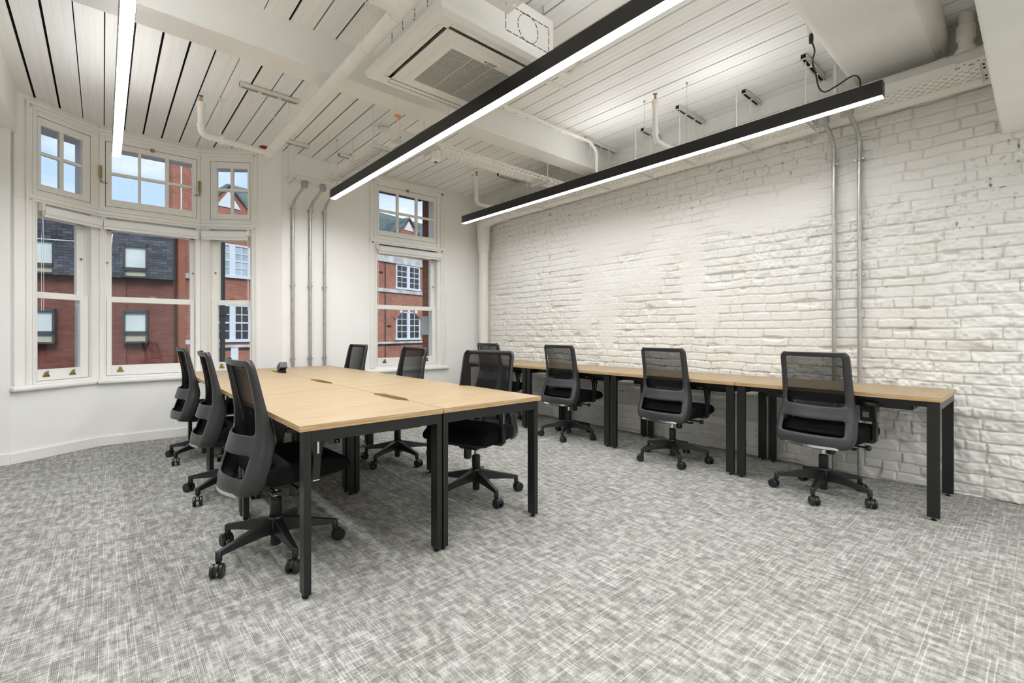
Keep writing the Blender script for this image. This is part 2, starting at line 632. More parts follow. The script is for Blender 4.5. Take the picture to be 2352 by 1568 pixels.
# ================================================================== SETTING
# floor
fl = MB().box(XL, XB + 0.3, YN, 6.5, -0.05, 0.0).obj('floor', 'carpet')
struct(fl, 'grey and cream flecked carpet')

# ceiling: painted boards with dark gaps between them, running towards the window wall
mb = MB()
x = -0.462 - 0.1565 * 14
k = 0
bx = []
while x < XB + 0.1:
    g = random.choice((0.015, 0.013, 0.010, 0.006, 0.012, 0.014, 0.009))
    if x > 1.9:
        g *= 0.9
    if x > -0.7 and x < 0.4 and k % 3:
        g *= 1.15
    bx.append((x, g)); x += 0.1565; k += 1
for (xa, ga), (xb, gb) in zip(bx, bx[1:]):
    a, b = xa + ga / 2, xb - gb / 2
    w = b - a
    # a board with a shallow bead pressed in its face
    prof = [(a, 0.0), (a + w * 0.30, 0.0), (a + w * 0.31, 0.0015), (a + w * 0.32, 0.0), (a + w * 0.66, 0.0), (a + w * 0.67, 0.0015), (a + w * 0.68, 0.0), (b, 0.0), (b, 0.012), (a, 0.012)]
    mb.prism([(p, ZC + q) for p, q in prof], YN, 6.42, 'y')
cb = mb.obj('ceiling', 'ceil')
struct(cb, 'cream painted board ceiling with dark gaps')
vb = MB().box(XL, XB + 0.3, YN, 6.42, ZC + 0.030, ZC + 0.08).obj('ceiling_backing', 'dark', cb)

# beams (parallel to the window wall)
b1 = MB().box(XL, XB + 0.02, 3.36, 3.585, 2.985, ZC + 0.01).obj('trim_1', 'beam', bevel=0.006)
struct(b1, 'cream boxed ceiling beam nearest the windows')
b2 = MB().prism([(0.475, 3.05), (0.95, 3.05), (1.0, 3.11), (1.0, ZC + 0.01), (0.43, ZC + 0.01), (0.43, 3.11)], 0.0, XB + 0.02 + 0.0, 'x')
b2 = b2.obj('trim_2', 'beam', bevel=0.02)
struct(b2, 'wide cream boxed ceiling beam above the long lamp by the brick wall')
b3 = MB().box(2.5, XB + 0.02, -0.7, 0.18, 2.446, ZC + 0.01).obj('trim_3', 'beam', bevel=0.01)
struct(b3, 'cream downstand at the top right corner')
b4 = MB().box(-1.05, -0.567, 3.585, 5.93, 2.87, ZC + 0.01).obj('trim_4', 'beam', bevel=0.008)
struct(b4, 'cream downstand beam at the left edge')

# left and back walls
struct(MB().box(XL - 0.1, XL, YN, 6.0, 0, ZC + 0.05).obj('wall_left', 'wall'))
struct(MB().box(XL, XB + 0.3, YN - 0.1, YN, 0, ZC + 0.05).obj('wall_back', 'wall'))

# window wall: left piece, piece with the single sash window (opening x 2.735..3.651)
WX0, WX1 = 1.54 + 1.15, 1.54 + 2.155
mb = MB()
mb.box(XL, -0.60, YW, 6.12, 0, ZC + 0.02)
mb.box(1.54, WX0, YW, 6.12, 0, ZC + 0.02)
mb.box(WX1, XB + 0.3, YW, 6.12, 0, ZC + 0.02)
mb.box(WX0, WX1, YW, 6.12, 0, 0.60)
mb.box(WX0, WX1, YW, 6.12, 3.14, ZC + 0.02)
mb.box(WX0, WX1, YW + 0.03, 6.12, 2.32, 2.42)
wf = mb.obj('wall_front', 'wall')
struct(wf, 'cream window wall')
# brick outer leaf beyond it, seen through the glass
mb = MB()
mb.box(XL, -0.9, 6.12, 6.40, -4, 6); mb.box(1.75, WX0 - 0.02, 6.12, 6.36, -4, 6)
mb.box(WX1 + 0.0, 5.2, 6.12, 6.30, -4, 1.10); mb.box(WX1 + 0.0, 5.2, 6.12, 6.30, 1.38, 6)
mb.box(WX0 - 0.02, WX1, 6.12, 6.36, -4, 0.55); mb.box(WX0 - 0.02, WX1, 6.12, 6.36, 3.16, 6)
ol = mb.obj('trim_5', 'brick_c'); struct(ol, 'orange brick outer reveal beside the single window')
MB().box(WX1 - 0.015, 5.2, 6.12, 6.31, 1.10, 1.38).obj('stone_band', 'stone', ol)


# bay: lower wall under the sill, upper head and the splayed strip
def bay_off(poly, d):
    return [(x, y + d) for x, y in poly]


mb = MB()
low = LOW
pol = [(low[0][0], low[0][1]), low[1], low[2], low[3], (1.75, 6.2), (0.95, 6.75), (-0.15, 6.75), (-0.66, 6.2), (-0.62, 5.90)]
mb.prism(pol, 0, 0.62)
wb = mb.obj('wall_bay', 'wall', bevel=0.003)
struct(wb, 'cream wall below the bay window sill')
# ceiling head over the bay windows and the flat strip on its right
mb = MB()


def facet(i):
    a, b = Vector((*BAY[i], 0)), Vector((*BAY[i + 1], 0))
    d = (b - a).normalized()
    return Matrix.Translation(a) @ Matrix.Rotation(math.atan2(d.y, d.x), 4, 'Z'), (b - a).length


FM = [facet(i) for i in range(3)]
m3, l3 = FM[2]
mb2 = MB().box(0.624, l3 + 0.02, 0.0, 0.25, 0.6, ZC + 0.02).xform(m3)
struct(mb2.obj('wall_strip', 'wall'), 'plain splayed strip of wall between the bay and the pipes')


# baseboards
def base_run(name, pts, h=0.095, t=0.018, label=None):
    mb = MB()
    for a, b in zip(pts, pts[1:]):
        a, b = Vector((*a, 0)), Vector((*b, 0))
        d = (b - a).normalized()
        n = Vector((d.y, -d.x, 0))
        q = [a, b, b + n * t, a + n * t]
        q = [v - d * 0.004 if i in (0, 3) else v + d * 0.004 for i, v in enumerate(q)]
        mb.add([(v.x, v.y, z) for z in (0, h) for v in q], [(0, 3, 2, 1), (4, 5, 6, 7), (0, 1, 5, 4), (1, 2, 6, 5), (2, 3, 7, 6), (3, 0, 4, 7)])
        q2 = [v * 1 for v in q]
    o = mb.obj(name, 'timber', bevel=0.004)
    struct(o, label)
    return o


base_run('baseboard_bay', LOW, label='cream skirting board round the bay')
base_run('baseboard_left', [(XL, YW), (-0.60, YW)], 0.10, label='cream skirting board at the left edge')
base_run('baseboard_front', [(1.54, YW), (XB, YW)], 0.10, label='cream skirting board under the single window')


# ------------------------------------------------------------------ brick wall (real relief)
def vnoise(rng, u, v, n):
    """smooth value noise on arrays u, v"""
    iu, iv = np.floor(u).astype(int), np.floor(v).astype(int)
    fu, fv = u - iu, v - iv
    fu = fu * fu * (3 - 2 * fu); fv = fv * fv * (3 - 2 * fv)
    t = rng.random((n, n))
    g = lambda a, b: t[a % n, b % n]
    return (g(iu, iv) * (1 - fu) + g(iu + 1, iv) * fu) * (1 - fv) + (g(iu, iv + 1) * (1 - fu) + g(iu + 1, iv + 1) * fu) * fv


def sstep(x, a, b):
    t = np.clip((x - a) / (b - a), 0, 1)
    return t * t * (3 - 2 * t)


def brick_wall():
    rng = np.random.default_rng(11)
    st = 0.0060
    ny = int((YW + 0.02 + 1.2) / st); nz_ = int((ZC + 0.01) / st)
    y = np.linspace(-1.2, YW + 0.02, ny); z = np.linspace(0, ZC + 0.01, nz_)
    Y, Z = np.meshgrid(y, z)
    n1 = vnoise(rng, Y * 9, Z * 9, 97); n2 = vnoise(rng, Y * 22, Z * 22, 211)
    n3 = vnoise(rng, Y * 2.1, Z * 2.4, 61); n4 = vnoise(rng, Y * 48, Z * 48, 409)
    n5 = vnoise(rng, Y * 1.1 + 5, Z * 0.9 + 3, 61); n6 = vnoise(rng, Y * 5 + 2, Z * 5, 97)
    Yw = Y + (n1 - .5) * .014 + (n2 - .5) * .008
    Zw = Z + (n6 - .5) * .012 + (n1 - .5) * .008 + (n2 - .5) * .006
    ch = 0.0775
    nc = int(ZC / ch) + 4
    zj = np.arange(nc) * ch + rng.normal(0, .0035, nc)
    j = np.clip(np.searchsorted(zj, Zw) - 1, 0, nc - 2)
    dz = np.minimum(np.abs(Zw - zj[j]), np.abs(zj[j + 1] - Zw))
    dy = np.full(Y.shape, 9.0); off = np.zeros(Y.shape); tilt = np.zeros(Y.shape)
    for c in range(nc - 1):
        m = j == c
        if not m.any():
            continue
        w = []
        p = -1.5 + rng.random() * .2
        header = c % 4 == 1
        while p < YW + .6:
            w.append(p)
            b = .112 if header else .226
            if rng.random() < .14:
                b = .112 if not header else .226
            p += b * (1 + rng.normal(0, .035))
        w = np.array(w)
        q = np.clip(np.searchsorted(w, Yw[m]) - 1, 0, len(w) - 2)
        dy[m] = np.minimum(np.abs(Yw[m] - w[q]), np.abs(w[q + 1] - Yw[m]))
        o = rng.normal(0, .0030, len(w)); tl = rng.normal(0, .035, len(w))
        off[m] = o[q]; tilt[m] = tl[q] * (Yw[m] - (w[q] + w[np.minimum(q + 1, len(w) - 1)]) / 2)
    d = np.minimum(dz, dy)
    jw = .002 + n1 * .0045
    prof = sstep(d, jw * 0.35, jw * 0.35 + .0065)
    # where the wall has been skimmed smooth
    skim = sstep(n3 * .7 + n5 * .55, .80, .98) * sstep(Y, 1.2, 2.2)
    skim = np.maximum(skim, sstep(Z, 2.95, 3.0) * sstep(3.4 - Y, 0, .1))
    # smooth patches seen in the photograph: behind the third chair and around the middle of the wall
    def blob(y0, z0, ry, rz):
        return sstep(1.25 - np.sqrt(((Y - y0) / ry) ** 2 + ((Z - z0) / rz) ** 2) - (n6 - .5) * .5, 0, .35)
    for args in ((3.62, 1.60, .22, .34), (3.4, 1.3, .14, .3), (2.35, 1.75, .15, .30), (2.2, 1.35, .12, .22), (3.4, 2.25, .5, .3), (1.55, 2.2, .5, .16),
                 (2.75, .33, .42, .17), (1.6, .36, .32, .18)):
        skim = np.maximum(skim, blob(*args) * .95)
    rough = sstep(vnoise(rng, Y * .9 + 1, Z * 1.6 + 9, 61), .5, .8) * (1 - skim)
    rough = np.maximum(rough, .6 * blob(4.4, 1.05, .9, .45) * (1 - skim))
    h = (prof - 1) * (.0105 + .006 * n6) + (off * .8 + tilt * .7) * prof
    h = h * (1 - .93 * skim) + skim * .001
    h += (n2 - .5) * (.0022 + .012 * rough) + (n4 - .5) * (.0022 + .009 * rough) + (n1 - .5) * (.001 + .014 * rough)
    h += (n3 - .5) * .018 + (n5 - .5) * .02
    # gouges and missing faces
    gou = sstep(vnoise(rng, Y * 7 + 3, Z * 13 + 1, 131), .80, .92) * (1 - .8 * skim)
    h -= gou * (.012 + .010 * n4)
    # the wall steps back towards its foot
    foot = sstep(.545 + (n1 - .5) * .07 + (n3 - .5) * .08 - Z, 0, .025)
    h -= foot * .022
    # a long vertical crack in the far part of the wall
    cr = sstep(.030 - np.abs(Y - 4.35 - (n6 - .5) * .05), 0, .025) * sstep(n2, .45, .7)
    h -= cr * .018
    pits = sstep(n4 * .55 + vnoise(rng, Y * 60, Z * 60, 509) * .45, .745, .81) * (.35 + .65 * (1 - prof)) * (1 - .6 * skim)
    pits *= sstep(vnoise(rng, Y * 1.3 + 20, Z * 1.5 + 2, 61) + .35 * sstep(Z, 2.1, 2.7), .36, .62)
    pits = np.maximum(pits, cr * sstep(n4, .6, .8) * .8)
    h -= pits * .006
    X = XB - h
    V = np.stack([X, Y, Z], -1).reshape(-1, 3).astype(np.float32)
    idx = np.arange(ny * nz_).reshape(nz_, ny)
    F = np.stack([idx[:-1, :-1], idx[1:, :-1], idx[1:, 1:], idx[:-1, 1:]], -1).reshape(-1, 4)
    me = bpy.data.meshes.new('wall_right')
    me.vertices.add(len(V)); me.vertices.foreach_set('co', V.ravel())
    me.loops.add(F.size); me.loops.foreach_set('vertex_index', F.ravel().astype(np.int32))
    me.polygons.add(len(F)); me.polygons.foreach_set('loop_start', np.arange(0, F.size, 4, dtype=np.int32))
    me.polygons.foreach_set('loop_total', np.full(len(F), 4, np.int32))
    me.update(calc_edges=True)
    at_ = me.attributes.new('pit', 'FLOAT', 'POINT')
    at_.data.foreach_set('value', np.clip(pits * .9, 0, 1).ravel().astype(np.float32))
    me.polygons.foreach_set('use_smooth', np.ones(len(F), bool))
    me.materials.append(MT['brickwall'])
    o = bpy.data.objects.new('wall_right', me)
    COL.objects.link(o)
    struct(o, 'rough white painted brick wall')
    MB().box(XB, XB + 0.02, YN, -1.2, 0, ZC + 0.05).obj('wall_end', 'wall', o)
    MB().box(XB + 0.06, XB + 0.3, YN, 6.2, 0, ZC + 0.05).obj('wall_core', 'wall', o)
    return o


brick_wall()


# ================================================================== WINDOWS
def stay(mb, s, z, side):
    """brass casement stay hanging from a peg"""
    mb.tube([(s, -0.012, z + 0.075), (s, -0.02, z + 0.07), (s, -0.022, z - 0.075)], 0.006, 8)
    mb.tube([(s - 0.004, -0.022, z - 0.075), (s + side * 0.05, -0.03, z - 0.085)], 0.006, 8)
    mb.box(s - 0.011, s + 0.011, -0.018, 0.002, z - 0.03, z + 0.09)


def window(idx, M, label, Lf, cas, casg, mull, mids, op, sash, bl, casing, hw, head=True, stop_s=None):
    """one bay or wall window in facet coordinates: s along, n outwards (y), z up.
    cas=(s0,s1,z0,z1) casement, casg glass of it, mull/mids bars, op=(s0,s1) sash opening, sash=glass s0,s1"""
    root = empty('window_%d' % idx)
    root.matrix_world = M
    struct(root, label)
    s0, s1 = casing
    o0, o1 = op
    c0, c1, cz0, cz1 = cas
    T = 0.13
    # fixed frame: surround with two openings
    mb = MB()
    lo, hi = (0.0 if s0 < 0.3 else s0), (Lf if hw.get('fill') else s1)
    if hw.get('fill_left'):
        lo = 0.0
    zt = ZC + 0.01 if head else 3.15
    mb.box(lo, o0, 0.0, T, 0.62, 2.32)
    mb.box(o1, hi, 0.0, T, 0.62, 2.32)
    mb.box(lo, c0 - 0.004, 0.0, T, 2.32, zt)
    mb.box(c1 + 0.004, hi, 0.0, T, 2.32, zt)
    mb.box(c0 - 0.004, c1 + 0.004, 0.0, T, cz1 + 0.004, zt)
    mb.box(c0 - 0.004, c1 + 0.004, 0.0, T, 2.32, cz0 - 0.004)
    mb.box(o0, o1, 0.0, T, 0.62, 0.685)
    fr = mb.obj('frame', 'timber', root, bevel=0.003)
    # mouldings: architrave and transom beads
    mb = MB()
    for a in ([s0] if hw.get('left_arch', True) else []):
        mb.box(a, a + 0.022, -0.020, 0.0, 0.665, 3.20); mb.box(a + 0.022, a + 0.05, -0.012, 0.0, 0.665, 3.175); mb.box(a + 0.05, a + 0.062, -0.017, 0, 0.665, 3.16)
    for a in ([s1] if hw.get('right_arch', True) else []):
        mb.box(a - 0.022, a, -0.020, 0.0, 0.665, 3.20); mb.box(a - 0.05, a - 0.022, -0.012, 0.0, 0.665, 3.175); mb.box(a - 0.062, a - 0.05, -0.017, 0, 0.665, 3.16)
    ma, mb_ = (s0 if hw.get('left_arch', True) else lo), (s1 if hw.get('right_arch', True) else hi)
    mb.box(ma, mb_, -0.022, 0.0, 3.175, 3.205); mb.box(ma, mb_, -0.012, 0.0, 3.14, 3.175)
    mb.box(ma + 0.02, mb_ - 0.02 if hw.get('right_arch', True) else mb_, -0.010, 0.0, 2.375, 2.405)
    mb.box(ma, mb_, -0.022, 0.0, 2.335, 2.372)
    mb.box(ma, mb_, -0.012, 0.0, 2.312, 2.335)
    # bead round the sash opening
    mb.box(o0 - 0.012, o0, -0.006, 0.0, 0.685, 2.31); mb.box(o1, o1 + 0.012, -0.006, 0.0, 0.685, 2.31)
    mb.obj('moulding', 'timber', root, bevel=0.003)

    # casement
    g0, g1, gz0, gz1 = casg
    cs = MB()
    cs.box(c0, g0, 0.004, 0.045, cz0, cz1); cs.box(g1, c1, 0.004, 0.045, cz0, cz1)
    cs.box(g0, g1, 0.004, 0.045, cz0, gz0); cs.box(g0, g1, 0.004, 0.045, gz1, cz1)
    for a, b in mull:
        cs.box(a, b, 0.008, 0.040, gz0, gz1)
    for a, b in mids:
        cs.box(g0, g1, 0.009, 0.039, a, b)
    c_o = cs.obj('casement', 'timber', root, bevel=0.0025)
    MB().box(g0 - 0.003, g1 + 0.003, 0.024, 0.027, gz0 - 0.003, gz1 + 0.003).obj('pane', 'glass', c_o)
    # dark draught gap round the casement
    gp = MB()
    gp.box(c0 - 0.004, c0, 0.012, 0.03, cz0, cz1); gp.box(c1, c1 + 0.004, 0.012, 0.03, cz0, cz1)
    gp.box(c0, c1, 0.012, 0.03, cz1, cz1 + 0.004); gp.box(c0, c1, 0.012, 0.03, cz0 - 0.004, cz0)
    gp.obj('draught_gap', 'dark', root)

    # sashes
    a, b = sash
    st0, st1 = o0 + 0.004, o1 - 0.004
    up = MB()
    up.box(st0, a, 0.075, 0.110, 1.455, 2.30); up.box(b, st1, 0.075, 0.110, 1.455, 2.30)
    up.box(st0, st1, 0.075, 0.112, 2.19, 2.335); up.box(a, b, 0.070, 0.110, 1.462, 1.502)
    u_o = up.obj('upper_sash', 'timber', root, bevel=0.0025)
    MB().box(a - 0.003, b + 0.003, 0.090, 0.093, 1.50, 2.195).obj('pane', 'glass', u_o)
    lw = MB()
    lw.box(st0, a, 0.030, 0.066, 0.69, 1.505); lw.box(b, st1, 0.030, 0.066, 0.69, 1.505)
    lw.box(a, b, 0.030, 0.066, 0.69, 0.792); lw.box(a, b, 0.030, 0.070, 1.447, 1.505)
    l_o = lw.obj('lower_sash', 'timber', root, bevel=0.0025)
    MB().box(a - 0.003, b + 0.003, 0.046, 0.049, 0.79, 1.45).obj('pane', 'glass', l_o)
    # parting beads and sash horn
    pb = MB()
    pb.box(o0, o0 + 0.008, 0.067, 0.074, 0.69, 2.31); pb.box(o1 - 0.008, o1, 0.067, 0.074, 0.69, 2.31)
    pb.prism([(0.072, 1.455), (0.095, 1.455), (0.095, 1.40), (0.088, 1.385), (0.082, 1.42)], b + 0.002, min(st1, b + 0.028), 'x')
    pb.obj('parting_bead', 'timber', root)
    # brass fittings
    if hw.get('lifts'):
        for s in hw['lifts']:
            m = MB()
            m.box(s - 0.028, s + 0.028, 0.024, 0.030, 0.722, 0.738)
            m.box(s - 0.018, s + 0.018, 0.020, 0.030, 0.736, 0.756)
            m.prism([(0.030, 0.756), (0.012, 0.775), (0.006, 0.775), (0.02, 0.748), (0.03, 0.745)], s - 0.012, s + 0.012, 'x')
            m.obj('sash_lift', 'brass', root, bevel=0.002)
    s = hw.get('catch')
    if s is not None:
        m = MB().box(s - 0.035, s + 0.035, 0.034, 0.06, 1.505, 1.510)
        m.lathe([(0.010, 0), (0.010, 0.010), (0.005, 0.014)], (s + 0.008, 0.047, 1.51), 12)
        m.tube([(s - 0.03, 0.047, 1.516), (s + 0.0, 0.044, 1.521), (s + 0.035, 0.040, 1.516)], 0.004, 8)
        m.obj('sash_catch', 'brass', root)
    for s in hw.get('knobs', []):
        MB().lathe([(0.008, 0), (0.008, -0.006), (0.011, -0.010), (0.006, -0.018)], (s[0], s[1], s[2]), 12, 'y').obj('sash_stop', 'brass', root, smooth=True)
    if hw.get('stays'):
        for s, z, side in hw['stays']:
            m = MB(); stay(m, s, z, side)
            m.obj('casement_stay', 'brass', root)
    if hw.get('latch'):
        s, z = hw['latch']
        m = MB().box(s - 0.018, s + 0.018, -0.008, 0.004, z - 0.020, z + 0.018)
        m.lathe([(0.014, 0), (0.014, -0.012), (0.008, -0.02)], (s, -0.006, z), 12, 'y')
        m.obj('casement_latch', 'brass', root, bevel=0.003)

    # roller blind: a thing of its own
    b0, b1 = bl
    r = empty('roller_blind'); r.matrix_world = M
    tag(r, hw['blind_label'], 'blind', 'rolled up white window blinds')
    m = MB()
    m.prism([(-0.050, 2.285), (-0.012, 2.290), (-0.008, 2.245), (-0.012, 2.205), (-0.05, 2.200), (-0.066, 2.215), (-0.070, 2.245), (-0.066, 2.275)], b0 + 0.012, b1 - 0.008, 'x')
    m.obj('fabric_roll', 'blind', r, smooth=True)
    m = MB().box(b0 + 0.012, b1 - 0.008, -0.052, -0.042, 2.182, 2.202)
    m.obj('bottom_bar', 'plastic_w', r, bevel=0.002)
    e = b0 if hw.get('chain_left', True) else b1
    m = MB().box(e - 0.008, e + 0.010, -0.064, -0.002, 2.235, 2.300)
    m.obj('bracket', 'plastic_w', r, bevel=0.003)
    zc = hw.get('chain', 1.42)
    m = MB()
    for q in (-0.008, 0.008):
        m.tube([(e, -0.05 + q * 0.4, 2.25), (e + q, -0.045, 2.0), (e + q, -0.045, zc)], 0.0016, 6)
    m.obj('chain', 'plastic_w', r)
    return root


window(1, FM[0][0], 'left facet of the bay window', FM[0][1], (0.175, 0.616, 2.43, 3.092), (0.200, 0.548, 2.485, 3.022),
       [(0.352, 0.386)], [(2.755, 2.785)], (0.165, 0.622), (0.190, 0.545), (0.178, 0.690), (0.074, 0.698),
       dict(right_arch=False, fill=True, lifts=[0.255, 0.475], catch=0.345, knobs=[(0.575, 0.066, 1.86)], chain=1.33, fill_left=True,
            blind_label='shortest white roller blind, at the left end of the bay window'))
window(2, FM[1][0], 'middle facet of the bay window', FM[1][1], (0.050, 0.828, 2.432, 3.092), (0.096, 0.785, 2.505, 3.035),
       [(0.308, 0.334), (0.540, 0.574)], [(2.758, 2.788)], (0.052, 0.815), (0.097, 0.771), (0.022, 0.850), (0.0, 0.86),
       dict(left_arch=False, right_arch=False, fill=True, lifts=[0.165, 0.72], catch=0.43, knobs=[(0.062, 0.028, 1.85), (0.795, 0.028, 1.80)],
            stays=[(0.012, 2.74, 1), (0.852, 2.76, -1)], latch=(0.43, 3.092), chain=1.22,
            blind_label='widest white roller blind, in the middle of the bay window'))
window(3, FM[2][0], 'right facet of the bay window', FM[2][1], (0.109, 0.537, 2.43, 3.085), (0.175, 0.509, 2.49, 3.015),
       [(0.322, 0.352)], [(2.752, 2.785)], (0.100, 0.545), (0.172, 0.522), (0.030, 0.535), (0.0, 0.626),
       dict(left_arch=False, lifts=[0.22, 0.46], catch=0.33, knobs=[(0.135, 0.068, 1.82)], chain_left=False, chain=1.38,
            blind_label='white roller blind at the right end of the bay window'))
M4 = Matrix.Translation((1.54, YW - 0.005, 0))
window(4, M4, 'single tall sash window beside the corner pipe', 2.96, (1.195, 2.111, 2.435, 3.095), (1.222, 2.070, 2.500, 3.030),
       [(1.478, 1.512), (1.770, 1.806)], [(2.752, 2.782)], (1.190, 2.115), (1.215, 2.055), (1.180, 2.170), (1.092, 2.238),
       dict(head=False, lifts=[1.31, 1.96], catch=1.63, knobs=[(2.088, 0.066, 1.80)], latch=(1.64, 3.10), chain=1.40,
            blind_label='white roller blind on the single window beside the corner pipe'), head=False)

# sills
mb = MB()
so = [(-0.575, 5.775), (-0.045, 6.150), (0.80, 6.150), (1.30, 5.90)]
si = [(-0.62, 5.86), (-0.02, 6.345), (0.82, 6.345), (1.36, 5.97)]
for (a, b, c, d) in zip(so, so[1:], si[1:], si):
    mb.prism([a, b, c, d], 0.622, 0.666)
struct(mb.obj('trim_6', 'timber', bevel=0.016, seg=3), 'rounded cream sill under the bay windows')
struct(MB().box(1.54 + 1.06, 1.54 + 2.295, YW - 0.055, YW + 0.02, 0.600, 0.642).obj('trim_7', 'timber', bevel=0.014, seg=3), 'rounded cream sill under the single window')
# outside of the bay: white masonry piers between the facets, head and spandrel
mb = MB()
for i, (x, y) in enumerate(BAY[1:3]):
    if i == 0:
        mb.prism([(x - 0.07, y + 0.12), (x + 0.05, y + 0.13), (x + 0.02, y + 0.36), (x - 0.17, y + 0.36), (x - 0.19, y + 0.30)], -1.0, 3.4)
    else:
        mb.prism([(x - 0.05, y + 0.13), (x + 0.05, y + 0.13), (x + 0.06, y + 0.24), (x - 0.03, y + 0.24)], -1.0, 3.4)
mb.prism([(-0.95, 5.98), (-0.60, 5.98), (-0.62, 6.10), (-1.0, 6.15)], 0, 3.4)
pr = mb.obj('trim_8', 'white_ext'); struct(pr, 'white masonry piers outside the bay window')
mb = MB()
mb.prism([(-0.75, 6.06), (-0.06, 6.45), (0.86, 6.45), (1.65, 5.98), (1.8, 6.2), (1.0, 6.82), (-0.2, 6.82), (-1.0, 6.35)], 3.13, 3.6)
struct(mb.obj('trim_9', 'white_ext'), 'white head outside above the bay window')


# ================================================================== LAMPS
def linear_lamp(xc, y0, y1, label, wires, ups=None, k=1.0, last='fill_uplight'):
    z0, z1 = 2.618, 2.718
    r = empty('linear_lamp', (xc, (y0 + y1) / 2, z0))
    tag(r, label, 'lamp', 'long black linear lamps')
    A = at(r.location)
    hs = MB()
    w = 0.030
    hs.box(xc - w, xc + w, y0, y1, z1 - 0.004, z1)
    hs.box(xc - w, xc - w + 0.002, y0, y1, z0 + 0.004, z1 - 0.004); hs.box(xc + w - 0.002, xc + w, y0, y1, z0 + 0.004, z1 - 0.004)
    hs.xform(A).obj('housing', 'black_metal', r)
    for ya, yb in ((y0 - .003, y0), (y1, y1 + .003)):
        MB().box(xc - w, xc + w, ya, yb, z0 + 0.002, z1).xform(A).obj('end_cap', 'black_metal', r)
    df = MB().box(xc - w + 0.003, xc + w - 0.003, y0, y1, z0 - 0.001, z0 + 0.012)
    df.xform(A).obj('diffuser', 'diffuser', r)
    ld = bpy.data.lights.new('lamp_light', 'AREA')
    ld.shape = 'RECTANGLE'; ld.size = 2 * w - .008; ld.size_y = y1 - y0
    ld.energy = k * LAMP_RAD * math.pi * ld.size * ld.size_y
    ld.spread = math.radians(LAMP_SPREAD)
    ld.color = LAMP_COL
    lo = bpy.data.objects.new('lamp_light', ld); COL.objects.link(lo)
    lo.parent = r; lo.location = (0, 0, -.003)
    ud = MB()  # hidden glowing strips added on the lamp tops to lift the ceiling
    for iu, (ua, ub) in enumerate(ups or [(y0 + .01, y1 - .01)]):
        ud = MB()
        ud.box(xc - w + 0.008, xc + w - 0.008, ua, ub, z1, z1 + 0.002)
        ud.xform(A).obj('added_uplight', last if iu == 1 else 'fill_uplight', r)
    for wy in wires:
        m = MB().tube([(xc, wy, z1), (xc, wy, ZC - 0.012)], 0.0012, 6)
        m.lathe([(0.006, 0), (0.006, 0.012), (0.003, 0.02)], (xc, wy, z1), 8)
        m.lathe([(0.007, -0.02), (0.012, 0)], (xc, wy, ZC), 10)
        m.xform(A).obj('suspension_wire', 'steel', r)
    return r


linear_lamp(0.085, 0.60, 5.17, 'lit linear lamp at far left, hanging before the bay window', [4.7, 2.4, 1.1], [(.62, 3.15), (3.8, 5.15)], 1.45, 'fill_uplight_dim')
linear_lamp(1.925, 0.66, 5.22, 'lit linear lamp in the middle, passing below the air conditioner', [5.09, 2.9, 1.1], [(.68, 1.80)], 1.25)
linear_lamp(3.70, 0.665, 5.22, 'lit linear lamp on the right, hanging beside the brick wall', [5.02, 2.39, 1.98], [(1.35, 2.02), (2.43, 3.10)], .54)
for i, xc in enumerate((0.085, 1.925, 3.70)):  # unseen lamps added behind the viewer to light the room
    linear_lamp(xc, -3.0, -0.85 if xc > 2 else -0.05, ('far left', 'middle', 'right')[i] + ' unseen linear lamp added behind the viewer for its light', [-2.6, -1.1], None, 1.3)


